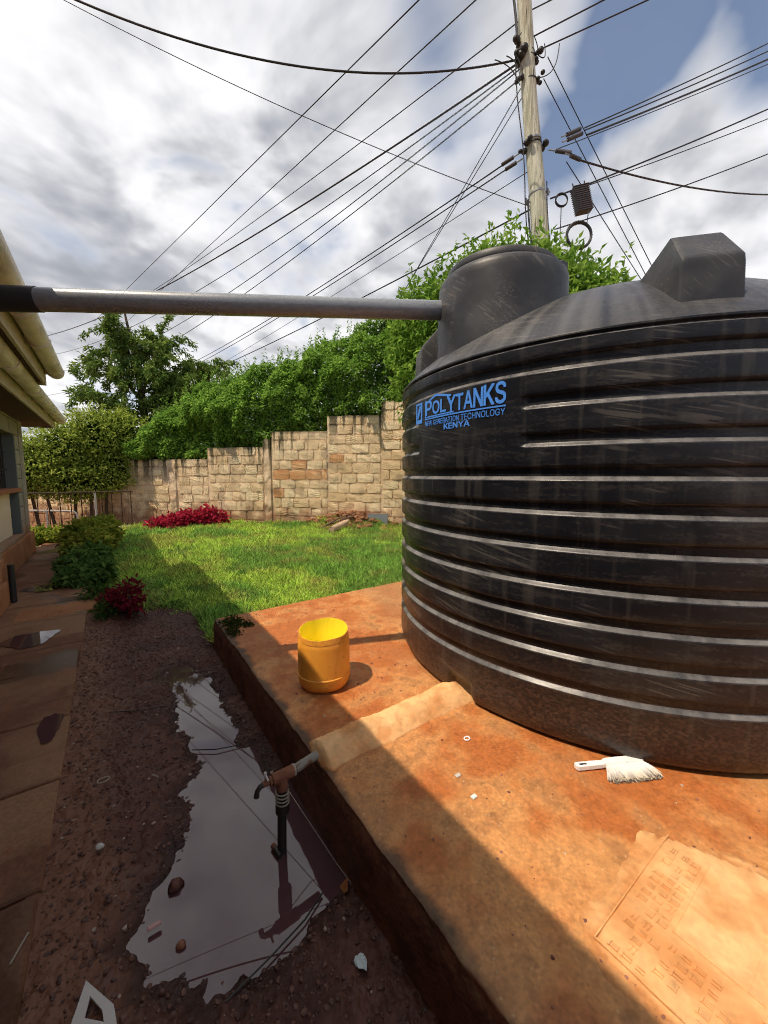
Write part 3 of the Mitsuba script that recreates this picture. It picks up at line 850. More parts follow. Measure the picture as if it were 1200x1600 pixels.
def eave(xo, yend, zg, y0, soff_in, name_wall_x, bands):
    rise = math.tan(math.radians(19))
    top = lambda x: zg + .045 + (xo - .05 - x) * rise
    xr = -6.0
    # hipped sheet
    yb = yend + .03
    P = [Z3(xo - .05, y0, top(xo - .05)), Z3(xo - .05, yb, top(xo - .05)), Z3(xr, yb - (xo - .05 - xr), top(xr)), Z3(xr, y0, top(xr))]
    P2 = [Z3(xr, yb - (xo - .05 - xr), top(xr)), Z3(xo - .05, yb, top(xo - .05)), Z3(2 * xr - xo, yb, top(xo - .05))]
    V = np.array(P + [p - Z3(0, 0, .02) for p in P] + P2 + [p - Z3(0, 0, .02) for p in P2])
    F = [[0, 1, 2], [0, 2, 3], [6, 5, 4], [7, 6, 4], [1, 0, 4], [1, 4, 5], [8, 9, 10], [13, 12, 11], [9, 12, 13], [9, 13, 10]]
    add('roof', trimesh.Trimesh(V, F, process=False), 'roof_mat', house)
    xi = xo - .165
    add('soffit', box(-6.5, xi - .034, y0, yend - .06, zg - .145, zg - .125), 'soffit_brown', house)
    add('fascia', cat(box(xi - .03, xi - .004, y0, yend - .028, zg - .175, zg + .03), box(-6.5, xi - .03, yend - .056, yend - .028, zg - .175, zg + .03)), 'fascia_cream', house)
    # half-round gutter
    r = .078
    cx = xo - r
    a = np.radians(np.linspace(180, 360, 15))
    prof = [(cx + r * math.cos(t), zg + r * math.sin(t)) for t in a]
    prof = [(cx - r, zg + .02)] + prof + [(cx + r, zg + .018), (cx + r - .012, zg + .018), (cx + r - .006, zg)] + [(cx + (r - .006) * math.cos(t), zg + (r - .006) * math.sin(t)) for t in a[::-1]] + [(cx - r + .006, zg + .02)]
    gk = add('gutter', tr_prism(prof, y0, yend), 'gutter_cream', house, smooth=35)
    for t in (yend - .012, yend):
        pass
    cap = [(cx + r * 1.02 * math.cos(t), zg + r * 1.02 * math.sin(t)) for t in a]
    add('end_cap', tr_prism(cap + [(cx + r * 1.02, zg + .02), (cx - r * 1.02, zg + .02)], yend - .012, yend + .006), 'gutter_cream', gk)
    for yb in bands:
        ring = [(cx + (r + .012) * math.cos(t), zg + (r + .012) * math.sin(t)) for t in a] + [(cx + (r - .002) * math.cos(t), zg + (r - .002) * math.sin(t)) for t in a[::-1]]
        add('bracket', cat(tr_prism(ring, yb - .035, yb + .035), box(cx - r - .02, cx - r + .01, yb - .02, yb + .02, zg - .06, zg + .02)), 'gutter_cream', gk, smooth=35)


def tr_prism(prof, y0, y1):
    m = trimesh.creation.extrude_polygon(shapely.Polygon(prof), y1 - y0, engine='earcut')
    v = np.array(m.vertices)
    return trimesh.Trimesh(np.stack([v[:, 0], y0 + v[:, 2], v[:, 1]], -1), m.faces[:, ::-1], process=False)


eave(-.385, E1, 2.625, -7.0, 0, -1.0, [-1.2, 0.2, 1.4, 2.55, 3.9, 4.75, 6.02])
eave(-.635, E2, 2.455, 4.0, 0, -1.2, [5.0, 6.4, 7.1, 8.0, 8.9, 9.62])

# ------------------------------------------------------------------ boundary wall of dressed stone
wallk = thing('stone_wall', 'long stepped boundary wall of cream chiselled stone blocks with rough mortar', 'wall')
MW = np.eye(4)
MW[:3, 0], MW[:3, 1], MW[:3, 3] = WU, -WN, WALL0   # local: x along, y into the wall, z up


def wl(m):
    m = m.copy()
    m.apply_transform(MW)
    return m


def to_w(s, y, z, sx, sy, sz):
    L = np.eye(4)
    L[0, 0], L[1, 1], L[2, 2] = sx, sy, sz
    L[:3, 3] = (s, y, z)
    return mi.ScalarTransform4f((MW @ L).tolist())


core = []
for a, c, z in TOPS:
    core.append(box(a, c, .02, .26, -1.2, z - .015))
core.append(box(3.80, 4.04, .03, .26, -1.2, 2.3))
# mortar face, lumpy
tag(add('core', wl(cat(*core)), 'mortar_mat', wallk), 'mortar bed of the wall')
rs = np.random.default_rng(21)
variants = []
for v in range(10):
    m = trimesh.creation.box(extents=(1, 1, 1)).subdivide()
    vv = np.array(m.vertices)
    corner = (np.abs(vv[:, 0]) > .4) & (np.abs(vv[:, 2]) > .4)
    vv[:, 0] += rs.normal(size=len(vv)) * .02
    vv[:, 2] += rs.normal(size=len(vv)) * .028
    vv[corner, 0] *= .95
    vv[corner, 2] *= .93
    front = vv[:, 1] < -.4
    inner = front & (np.abs(vv[:, 0]) < .3) & (np.abs(vv[:, 2]) < .3)
    vv[front & ~inner, 1] += .02 + rs.random((front & ~inner).sum()) * .09
    variants.append((vv, m.faces))
shapes = {}
for mat in ('stone_cream', 'stone_tan', 'stone_orange'):
    shapes[mat] = [mikit.ply((v, f), mat, smooth=False) for v, f in variants]
CH = .245
for a, c, ztop in TOPS[:-1]:
    if a > 8.5:
        continue
    z = ztop
    row = 0
    zmin = -.75 if a < -.4 else .0
    while z > zmin:
        h = CH + rs.uniform(-.02, .02) if row else CH * .92
        zb = z - h
        s = a + .02
        first = True
        while s < c - .06:
            w = rs.uniform(.30, .48) * (0.6 if first and row % 2 else 1)
            first = False
            e = min(s + w, c - .012)
            if c - e < .12:
                e = c - .012
            if e - s > .07 and not (.98 < (s + e) / 2 < 1.30 and z < 1.7):
                u = rs.random()
                mat = 'stone_cream' if u < .60 else 'stone_tan' if u < .985 else 'stone_orange'
                if 4.0 < s < 5.0 and 1.0 < z < 2.05 and rs.random() < .38:
                    mat = 'stone_orange'
                jw, jh = rs.uniform(.014, .03), rs.uniform(.016, .032)
                put('stone', shapes[mat][rs.integers(10)], wallk, to_w((s + e) / 2, .072 + rs.uniform(-.009, .010), (z + zb) / 2 + rs.uniform(-.006, .006), e - s - jw, .16, h - jh))
            s = e
        z = zb
        row += 1
# plastered piers
for s0, s1, zt in ((3.80, 4.04, 2.32), (1.0, 1.26, 1.70)):
    n = 24
    xs, zs = np.meshgrid(np.linspace(s0, s1, 8), np.linspace(-.2, zt, 60))
    yy = -.035 + .05 * meshkit.fbm(np.stack([xs * 9, zs * 7, xs * 0], -1), 3, 4)
    yy[:, 0] = yy[:, -1] = .06
    m = trimesh.Trimesh(np.stack([xs, yy, zs], -1).reshape(-1, 3), grid_faces(*xs.shape), process=False)
    labels[add('pier', wl(m), 'mortar_mat', wallk, smooth=40)] = {'label': 'plastered mortar strip between wall sections'}

# ------------------------------------------------------------------ vegetation
HC0, HC1 = (0.12, 0.26, 0.045), (0.44, 0.66, 0.13)


def hedge_top(s):
    t = np.interp(s, [-.4, .4, 1.2, 2.0, 3.2, 4.6, 5.2, 6.4, 7.3, 8.4, 10.5], [2.5, 3.0, 3.55, 3.95, 4.15, 4.35, 4.75, 5.25, 5.35, 5.8, 6.1])
    return t + .35 * (meshkit.fbm(np.stack([s * 1.7, s * 0, s * 0], -1), 3, 5) - .5)


def wall_top(s):
    out = np.full_like(s, 1.1)
    for a, _, z in TOPS:
        out = np.where(s > a, z, out)
    return out


rv = np.random.default_rng(77)
hedge = thing('hedge', 'tall dense glossy green hedge growing over the top of the stone wall', 'hedge')
n = 86000
s = rv.uniform(.0, 10.5, n)
tt = hedge_top(s)
hz = rv.random(n) ** .8
lo = np.minimum(wall_top(s) - .25, tt - .6)
z = lo + (tt - lo) * hz
lump = meshkit.fbm(np.stack([s * 1.6, z * 1.6, s * 0], -1), 3, 12)
lump2 = meshkit.fbm(np.stack([s * 5, z * 5, s * 0], -1), 2, 15)
front = -.28 + .95 * (1 - lump) + .35 * (1 - lump2) - .45 * np.sin(np.pi * np.clip(hz, 0, 1)) + .6 * np.clip(hz - .75, 0, 1)
dep = front + rv.exponential(.20, n)
dep = np.where(z < wall_top(s) + .02, np.maximum(dep, .30), dep)
hang = (rv.random(n) < .05) & (s > .6)
P = WALL0 + WU * s[:, None] - WN * dep[:, None] + np.stack([z * 0, z * 0, z], -1)
out = unit(WN + Z3(0, 0, .55) + rand_dir(n, rv) * .25)
leaves('foliage', hedge, P, out, .085, .046, HC0, HC1, r=rv)
# shoots at the top
n = 260
s = rv.uniform(.4, 10, n)
SP, SD = [], []
for si in s:
    b = WALL0 + WU * si - WN * rv.uniform(.2, 1.0) + Z3(0, 0, float(hedge_top(np.array([si]))[0]) - .15)
    ln = rv.uniform(.25, .55)
    d = unit(Z3(0, 0, 1) + rv.normal(size=3) * .22)
    for t in np.linspace(.1, 1, 12):
        SP.append(b + d * ln * t)
        SD.append(unit(rv.normal(size=3) + d * .8))
leaves('shoots', hedge, np.array(SP), np.array(SD), .08, .036, HC0, (.34, .50, .10), r=rv, droop=0)
# inner twigs and stems
tw = []
for i in range(60):
    si = rv.uniform(.1, 10.2)
    b = WALL0 + WU * si - WN * rv.uniform(.8, 1.1)
    tp = float(hedge_top(np.array([si]))[0])
    tw.append(tube([b, b + (rv.normal() * .1, rv.normal() * .1, tp * .5), b + (rv.normal() * .25, rv.normal() * .25, tp * .92)], [.035, .025, .008], 5))
tag(add('stems', cat(*tw), 'bark_mat', hedge), 'woody stems inside the hedge', kind='stuff')

# a dark, leafy inner layer so that the hedge is dense
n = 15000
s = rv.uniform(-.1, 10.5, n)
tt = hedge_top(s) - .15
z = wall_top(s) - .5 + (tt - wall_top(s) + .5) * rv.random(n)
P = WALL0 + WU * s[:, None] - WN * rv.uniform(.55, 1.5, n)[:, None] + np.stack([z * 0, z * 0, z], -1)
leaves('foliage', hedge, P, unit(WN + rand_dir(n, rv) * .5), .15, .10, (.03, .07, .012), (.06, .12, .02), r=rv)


def blob_points(blobs, n, r, shell=.55):
    """points through ellipsoids (centre, radii), denser towards their surface"""
    w = np.array([b[1][0] * b[1][1] * b[1][2] for b in blobs]) ** (2 / 3)
    k = r.choice(len(blobs), n, p=w / w.sum())
    c, rad = np.array([b[0] for b in blobs])[k], np.array([b[1] for b in blobs])[k]
    d = rand_dir(n, r)
    u = (shell + (1 - shell) * r.random(n) ** .6)[:, None]
    bumpy = .50 + .98 * meshkit.fbm(d * 3.1 + c * 1.7, 3, 6)[:, None]
    return c + d * rad * u * bumpy, d


# rounded bush to the left, beyond the railing
lb = thing('garden_bush', 'wide rounded light-green bush behind the railing, left of the dark tree', 'bush')
bl = [((-2.3, 13.4, 1.45), (.7, .7, .75)), ((-1.6, 13.3, 1.65), (.75, .7, .75)), ((-.95, 13.2, 2.0), (.75, .7, .75)), ((-.25, 13.2, 2.45), (.75, .7, .8)), ((.35, 13.4, 2.5), (.7, .6, .75)), ((-.7, 13.1, 1.35), (1.0, .6, .6)), ((.1, 13.3, 1.55), (.85, .6, .6))]
P, D = blob_points(bl, 30000, rv)
leaves('foliage', lb, P, D, .085, .042, (.17, .26, .04), (.60, .68, .15), r=rv)
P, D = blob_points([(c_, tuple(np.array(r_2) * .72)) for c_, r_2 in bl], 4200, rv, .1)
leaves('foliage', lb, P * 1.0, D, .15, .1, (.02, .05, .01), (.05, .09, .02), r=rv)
SP, SD = [], []
for i in range(170):
    c, rad_ = bl[rv.integers(0, 7)]
    d0 = unit(rv.normal(size=3) + Z3(0, -.3, .5))
    b_ = np.array(c) + d0 * np.array(rad_) * .75
    d = unit(d0 + Z3(0, 0, .6) + rv.normal(size=3) * .3)
    ln = rv.uniform(.25, .5)
    for t in np.linspace(.05, 1, 12):
        SP.append(b_ + d * ln * t - Z3(0, 0, .15 * t * t))
        SD.append(unit(rv.normal(size=3) + d * .9))
leaves('shoots', lb, np.array(SP), np.array(SD), .10, .04, (.16, .24, .04), (.48, .56, .12), r=rv, droop=0)
tag(add('stems', cat(*[tube([Z3(x, 13.5, -.6), Z3(x + rv.normal() * .2, 13.4, 1.0), Z3(x + rv.normal() * .4, 13.3, 2.2)], [.05, .035, .01], 5) for x in np.linspace(-2.2, .5, 9)]), 'bark_mat', lb), kind='stuff')

# feathery dark tree
tree = thing('tree', 'dark feathery tree with an uneven spreading crown rising behind the hedge', 'tree')
base = Z3(1.15, 15.0, -.5)
trunk = [base, base + (.02, 0, 1.6), base + (-.06, .05, 3.0), base + (-.18, 0, 4.6), base + (-.35, -.05, 6.0), base + (-.55, 0, 7.35)]
add('trunk', tube(trunk, [.2, .17, .14, .10, .06, .015], 9), 'bark_mat', tree, smooth=50)
limbs = [((-.06, 0, 2.6), (-.95, -.2, 3.35)), ((-.1, 0, 3.1), (1.0, -.2, 4.2)), ((-.15, 0, 3.6), (-1.30, -.3, 4.35)), ((-.15, 0, 4.0), (1.25, .1, 5.6)), ((-.25, 0, 4.4), (-1.15, .2, 5.4)), ((-.2, 0, 4.5), (1.85, -.1, 5.7)), ((-.3, 0, 5.2), (.55, -.2, 6.4)), ((-.4, 0, 5.6), (-.85, -.2, 6.5)), ((-.1, 0, 3.3), (.4, -.7, 4.6)), ((-.2, 0, 4.2), (.2, -.8, 5.7)), ((-.1, 0, 3.5), (1.75, .3, 5.2)), ((-.05, 0, 2.2), (.7, -.5, 3.2))]
SP, SD, SR = [], [], []
for i, (a, c) in enumerate(limbs):
    a, c = base + a, base + c
    mid = (a + c) / 2 + (0, 0, .15)
    add('limb', tube([a, mid, c], [.06, .04, .012], 6), 'bark_mat', tree, smooth=50)
    for k in range(27):
        t = rv.uniform(.35, 1.08)
        o = a + (c - a) * t + rv.normal(size=3) * Z3(.24, .28, .20)
        dd = unit((c - a) * .5 + rv.normal(size=3) * .8 + Z3(0, 0, -.1))
        ln = rv.uniform(.4, .85)
        for q_ in np.linspace(0, 1, 26):
            pt = o + dd * ln * q_ + Z3(0, 0, -.42 * ln * q_ * q_)
            for w_ in range(4):
                SP.append(pt + rv.normal(size=3) * .045)
                SD.append(unit(dd * .8 + rv.normal(size=3) * .7 + Z3(0, 0, -.2)))
leaves('foliage', tree, np.array(SP), np.array(SD), .15, .048, (.07, .15, .04), (.32, .42, .10), r=rv, spread=.3)

# leafy shrub close behind the tank
sb = thing('tall_shrub', 'tall bright green leafy shrub right behind the tank, at the foot of the pole', 'shrub')
bl = [((4.5, 5.2, 3.75), (.62, .6, .8)), ((4.9, 4.7, 4.0), (.62, .6, .85)), ((5.25, 4.2, 4.2), (.62, .6, .85)), ((5.6, 3.75, 4.1), (.62, .6, .85)), ((5.85, 3.35, 3.85), (.6, .6, .85)), ((6.05, 2.98, 3.65), (.5, .5, .7)), ((5.6, 3.7, 3.3), (.9, .8, .9)), ((4.8, 4.9, 3.0), (.9, .8, .9)), ((6.3, 2.7, 3.3), (.6, .6, .8))]
P, D = blob_points(bl, 30000, rv, .5)
leaves('foliage', sb, P, D, .115, .05, (.10, .22, .03), (.34, .52, .09), r=rv)
SP, SD = [], []
for i in range(110):
    c, rad = bl[rv.choice([0, 1, 1, 2, 2, 3, 4, 5])]
    b_ = np.array(c) + np.clip(rv.normal(size=3), -1.2, 1.2) * np.array(rad) * .45 + (0, 0, rad[2] * .35)
    d = unit(Z3(0, 0, 1) + rv.normal(size=3) * .35)
    ln = rv.uniform(.2, .5)
    for t in np.linspace(.05, 1, 13):
        SP.append(b_ + d * ln * t)
        SD.append(unit(rv.normal(size=3) + d * .9))
leaves('shoots', sb, np.array(SP), np.array(SD), .10, .042, (.14, .28, .04), (.38, .56, .11), r=rv, droop=0)
for x, y in ((5.0, 4.7), (5.5, 4.0), (5.9, 3.4)):
    add('stem', tube([Z3(x, y, 0), Z3(x + .1, y - .05, 1.8), Z3(x - .1, y + .1, 3.4), Z3(x + .05, y, 4.6)], [.06, .05, .035, .012], 7), 'bark_mat', sb, smooth=50)

# low shrubs beside the path
RG = [('path_shrub', 'low bushy shrub with yellow-green leaves at the path end, left of the lawn', [((-.40, 8.1, .30), (.32, .4, .32)), ((-.22, 8.7, .32), (.32, .4, .32)), ((-.35, 7.5, .26), (.28, .35, .26))], 4000, .11, .055, (.12, .19, .03), (.46, .46, .08)),
      ('path_shrub', 'dark green low shrub beside the path, nearer than the yellow-green one', [((-.40, 6.35, .19), (.21, .28, .20)), ((-.26, 6.75, .2), (.2, .26, .2)), ((-.42, 5.98, .12), (.16, .18, .13)), ((-.18, 6.25, .14), (.16, .2, .14))], 3000, .09, .052, (.06, .13, .035), (.20, .31, .08)),
      ('ground_cover', 'strip of low yellow-green plants at the far end of the path', [((-1.2, 10.3, .14), (.35, .3, .2)), ((-.75, 10.1, .14), (.35, .3, .2))], 1800, .09, .05, (.14, .24, .03), (.46, .48, .08))]
for nm, lab, bl, n, L, W_, c0, c1 in RG:
    k = thing(nm, lab, 'shrub')
    P, D = blob_points(bl, n, rv, .35)
    P[:, 2] = np.abs(P[:, 2] - .03) + .04
    leaves('foliage', k, P, D, L, W_, c0, c1, r=rv, droop=.05)
    st = [tube([Z3(P[i, 0] * .5 + bl[0][0][0] * .5, P[i, 1] * .5 + bl[0][0][1] * .5, 0), P[i]], [.006, .003], 4) for i in rv.integers(0, n, 40)]
    tag(add('stems', cat(*st), 'bark_mat', k), kind='stuff')
# red-leaved plants
for nm, lab, bl, n, L, cols in (('red_plant', 'row of crimson-leaved coleus along the foot of the stone wall', [((.95, 10.75, .15), (.3, .3, .2)), ((1.25, 10.65, .18), (.3, .3, .24)), ((1.6, 10.75, .22), (.3, .3, .28)), ((1.95, 10.75, .28), (.3, .3, .30)), ((2.2, 10.6, .22), (.25, .25, .25))], 1900, .13, ((.25, .012, .03), (.66, .06, .12))),
                                ('red_plant', 'small dark red-leaved plant growing at the mud edge near the platform corner', [((.03, 4.55, .16), (.12, .14, .15)), ((.10, 4.35, .22), (.12, .12, .18)), ((-.08, 4.75, .12), (.1, .12, .1))], 620, .055, ((.11, .012, .02), (.30, .03, .055)))):
    k = thing(nm, lab, 'plant')
    P, D = blob_points(bl, n, rv, .25)
    P[:, 2] = np.abs(P[:, 2] - .03) + .04
    leaves('foliage', k, P, D, L, L * .55, *cols, r=rv, droop=.05)
    st = [tube([Z3(bl[j % len(bl)][0][0], bl[j % len(bl)][0][1], -.02), P[i]], [.005, .003], 4) for j, i in enumerate(rv.integers(0, n, 26))]
    tag(add('stems', cat(*st), 'bark_mat', k), kind='stuff')
k = thing('green_weed', 'small green weed tuft at the mud edge, left of the dark red plant', 'plant')
P, D = blob_points([((-.10, 4.5, .08), (.1, .14, .09)), ((-.2, 5.25, .08), (.14, .2, .08))], 420, rv, .2)
P[:, 2] = np.abs(P[:, 2]) + .02
leaves('foliage', k, P, D, .07, .02, (.03, .08, .02), (.12, .2, .05), r=rv, droop=0)

k = thing('platform_weed', 'dark little weeds and moss on the far left corner of the platform', 'plant')
P, D = blob_points([((.70, 2.98, .275), (.09, .12, .03)), ((.66, 2.80, .275), (.05, .10, .025)), ((.78, 2.88, .275), (.05, .06, .02))], 700, rv, .1)
P[:, 2] = np.abs(P[:, 2] - .276) + .276
leaves('foliage', k, P, D, .022, .012, (.025, .035, .012), (.09, .12, .03), r=rv, droop=0)
# lawn
rgs = np.random.default_rng(99)
n = 420000
x, y = rgs.uniform(-.5, 8.5, n), 3.16 + (12.2 - 3.16) * rgs.random(n) ** 1.35
d_w = -(x - .6) * .70711 - (y - 12.8) * .70711
edge_n = (meshkit.fbm(np.stack([x * 4, y * 4, x * 0], -1), 3, 2) - .5)
keep = (d_w > .12 + edge_n * .25)
lowb = np.where(x < .6, 3.75 + np.clip(.55 - x, 0, 2) * 1.15, 3.165) + np.abs(edge_n) * .25
keep &= (y > lowb) & (x > -.18 + edge_n * .3 + np.clip((y - 9) * .12, 0, .6))
s_w = (x - .6) * .70711 - (y - 12.8) * .70711
bare = np.exp(-((s_w - 6.3) / .8) ** 2 - (np.maximum(d_w, 0) / .55) ** 2)
keep &= rgs.random(n) > bare * 1.3
keep &= ~((x > .4) & (x < 2.4) & (d_w < .9) & (s_w < .9) & (rgs.random(n) < .3))
keep &= ~((x - TC[0]) ** 2 + (y - TC[1]) ** 2 < 1)
x, y = x[keep], y[keep]
n = len(x)
patch = meshkit.fbm(np.stack([x * 1.1, y * 1.1, x * 0], -1), 4, 41)
patch2 = meshkit.fbm(np.stack([x * 3.1, y * 3.1, x * 0], -1), 3, 42)
c = np.where((patch > .5)[:, None], Z3(.54, .72, .15), Z3(.32, .53, .12))
dry = np.clip((patch2 - .50) * 6, 0, 1)[:, None] * rgs.random((n, 1))
c = c * (1 - dry) + Z3(.50, .44, .16) * dry
c = c * (.35 + 1.0 * rgs.random((n, 1)))
tuft = meshkit.fbm(np.stack([x * 9, y * 9, x * 0], -1), 3, 43)
h = (.030 + .045 * rgs.random(n)) * (.35 + 1.5 * tuft) * (1 + .06 * (y - 3))
c = c * (.62 + .8 * tuft)[:, None]
D = unit(Z3(0, 0, 1) + rgs.normal(size=(n, 3)) * Z3(.75, .75, .1))
P = np.stack([x, y, soil_height(x, y) - .004], -1)
m, vc = leaf_mesh(P, D, unit(rgs.normal(size=(n, 3)) * Z3(1, 1, .2)), h * 1.35, .011 * (1 + .11 * (y - 3)), c, .1)
tag(add('grass', m, 'blade', color=vc), 'lush coarse green lawn between the platform and the stone wall', 'grass', kind='stuff')

# ------------------------------------------------------------------ railing at the end of the path
rail = thing('railing', 'dark metal railing with thin upright bars at the path end, before the wall', 'railing')
for x in np.linspace(-3.2, .40, 19):
    add('bar', tube([(x, 11.8, -.15), (x, 11.8, .97)], .011, 6), 'rail_brown', rail)
add('top_rail', tube([(-3.3, 11.8, .975), (.46, 11.8, .985)], .016, 8), 'rail_brown', rail)
add('bottom_rail', tube([(-3.3, 11.8, .13), (.46, 11.8, .14)], .011, 6), 'rail_brown', rail)
labels[add('post', tube([(-.33, 11.83, -.3), (-.33, 11.83, .98)], .022, 8), 'rail_white', rail)] = {'label': 'pale thicker post of the railing'}
one('kerb', 'pale concrete kerb under the dark railing', 'kerb', box(-3.4, .95, 11.70, 11.90, -.3, .10, .012), 'dirty_white')
labels['kerb']['kind'] = 'structure'
hr = thing('handrail', 'grey steel handrail sloping down behind the dark railing', 'handrail')
add('rail', tube([(-2.6, 12.25, .62), (-1.0, 12.25, .52), (-.80, 12.25, .50), (-.74, 12.25, .44), (-.72, 12.25, .30)], .02, 8), 'rail_white', hr)
for x in (-2.2, -1.3):
    add('post', tube([(x, 12.25, -.5), (x, 12.25, .57)], .018, 8), 'rail_white', hr)

# ------------------------------------------------------------------ rubbish at the wall foot
r_ = np.random.default_rng(15)
mk = thing('earth_heap', 'heap of reddish earth clods against the wall foot, beside the grey board', 'heap')
Cl = []
icos = trimesh.creation.icosphere(subdivisions=1)
for i in range(150):
    s_, d_ = 6.15 + r_.normal() * .55, abs(r_.normal()) * .30 + .03
    p_ = WALL0 + WU * s_ + WN * d_
    sz = r_.uniform(.025, .085)
    v = np.array(icos.vertices) * (.7 + .6 * r_.random((len(icos.vertices), 1))) * sz * (1.2, 1.0, .75)
    Cl.append(trimesh.Trimesh(v + [p_[0], p_[1], soil_height(p_[0:1], p_[1:2])[0] + sz * .3], icos.faces, process=False))
tag(add('clods', cat(*Cl), 'rough_stone_mat', mk), kind='stuff')
lg = [Z3(4.02, 7.72, .16), Z3(4.4, 7.95, .20), Z3(4.75, 8.22, .25)]
one('log', 'short pale bare log lying before the earth heap', 'log', tube(lg, [.075, .088, .07], 12), 'wood_log', smooth=50)
for i, (a, c, lab) in enumerate((((3.9, 8.05, .16), (5.0, 8.35, .46), 'long thin stick leaning up the earth heap from the left'), ((4.9, 8.3, .44), (5.75, 7.55, .14), 'long thin dark stick running down the heap towards the tank'), ((4.1, 8.15, .2), (5.15, 8.15, .42), 'bent brown stick lying across the middle of the heap'))):
    a, c = Z3(*a), Z3(*c)
    one('stick', lab, 'stick', tube([a, (a + c) / 2 + (0, 0, .03), c], [.014, .018, .010], 7), 'bark_mat', smooth=50)
bd = box(5.22 - 5.0, 5.22 - 5.0 + .52, 0, .035, 0, .40)
bm = trimesh.Trimesh(np.array(bd.vertices), bd.faces)
bm.apply_transform(trimesh.transformations.rotation_matrix(math.radians(-12), [1, 0, 0]))
bm.apply_transform(trimesh.transformations.rotation_matrix(math.radians(-50), [0, 0, 1]))
bm.apply_translation([4.98, 8.12, .05])
one('board', 'dark grey board standing on edge against the wall beside the tank', 'board', bm, 'board_grey')

# ------------------------------------------------------------------ utility pole with its cables
pole = thing('utility_pole', 'leaning weathered wooden utility pole carrying many cables behind the tank', 'utility pole')
p0, p1 = Z3(6.66, 3.72, -.3), Z3(6.02, 4.66, 10.6)
pd = unit(p1 - p0)


def at_z(z):
    return p0 + (p1 - p0) * (z - p0[2]) / (p1[2] - p0[2])


zs = np.linspace(-.3, 10.6, 40)
PP = np.array([at_z(z) + Z3(.012 * math.sin(z * 2.1), .012 * math.cos(z * 1.7), 0) for z in zs])
add('post', tube(PP, np.interp(zs, [-.3, 5.5, 10.6], [.165, .138, .105]), 24), 'pole_wood', pole, smooth=50)
rad = lambda z: float(np.interp(z, [-.3, 5.5, 10.6], [.165, .138, .105]))


def band(z, w=.035, m='steel_band', dr_=.006):
    c = at_z(z)
    return add('band', tube([c - pd * w / 2, c + pd * w / 2], rad(z) + dr_, 24), m, pole, smooth=40)


for z, m in ((8.75, 'cable_black'), (8.46, 'cable_black'), (8.38, 'cable_black'), (8.02, 'cable_black'), (7.08, 'steel_band'), (7.02, 'cable_black'), (6.22, 'steel_band')):
    band(z, .03 if m == 'steel_band' else .02, m)
SIDE = Z3(.815, -.579, 0)   # to the right as seen from the yard
TO = unit(Z3(-.84, -.54, 0))


def lump(c, n=5, sz=.055, seed=1):
    rr = np.random.default_rng(seed)
    return cat(*[trimesh.Trimesh(np.array(icos.vertices) * sz * rr.uniform(.7, 1.2) * (1, 1, .9) + np.array(c) + rr.normal(size=3) * sz * .8, icos.faces, process=False) for _ in range(n)])


for z, sd, n, sz in ((8.62, -1, 3, .05), (8.40, -1, 7, .06), (8.40, 1, 4, .045), (8.08, 1, 4, .045), (8.02, -1, 3, .04), (6.95, -1, 5, .05), (6.98, 1, 4, .05)):
    add('insulator', lump(at_z(z) + SIDE * sd * (rad(z) + .03) + TO * .04, n, sz, int(z * 100)), 'metal_black', pole)
for z, sd in ((6.26, 1), (6.10, -1)):
    c = at_z(z) + SIDE * sd * (rad(z) + .03)
    add('clamp', cat(tube([c - SIDE * .05, c + SIDE * .06], .018, 8), tube([c + SIDE * sd * .03 - pd * .05, c + SIDE * sd * .03 + pd * .05], .02, 8)), 'steel_band', pole)
# conduit and drop wires along the post
for off, r0, za, zb in ((-.20, .010, 4.6, 8.4), (-.15, .016, 4.6, 6.1), (.175, .010, 4.6, 6.4), (-.165, .022, 8.6, 10.4)):
    add('conduit', tube([at_z(z) + SIDE * off + TO * .05 + SIDE * .02 * math.sin(z * 3) for z in np.linspace(za, zb, 12)], r0, 7), 'cable_black', pole, smooth=50)
# short jumper loops
for a, c, sg in (((8.66, .14), (8.40, .10), .12), ((8.55, .30), (8.42, .14), .3), ((8.55, .55), (8.02, .17), .25), ((8.36, -.35), (8.0, -.15), -.1), ((8.30, -.55), (7.9, -.16), -.12), ((8.42, -.2), (8.0, -.14), .1)):
    A_, C_ = at_z(a[0]) + SIDE * a[1] + TO * .1, at_z(c[0]) + SIDE * c[1] + TO * .1
    add('jumper', tube([A_ + (C_ - A_) * t - pd * sg * 4 * t * (1 - t) * .5 + SIDE * .06 * math.sin(3.14 * t) for t in np.linspace(0, 1, 9)], .008, 6), 'cable_black', pole, smooth=50)

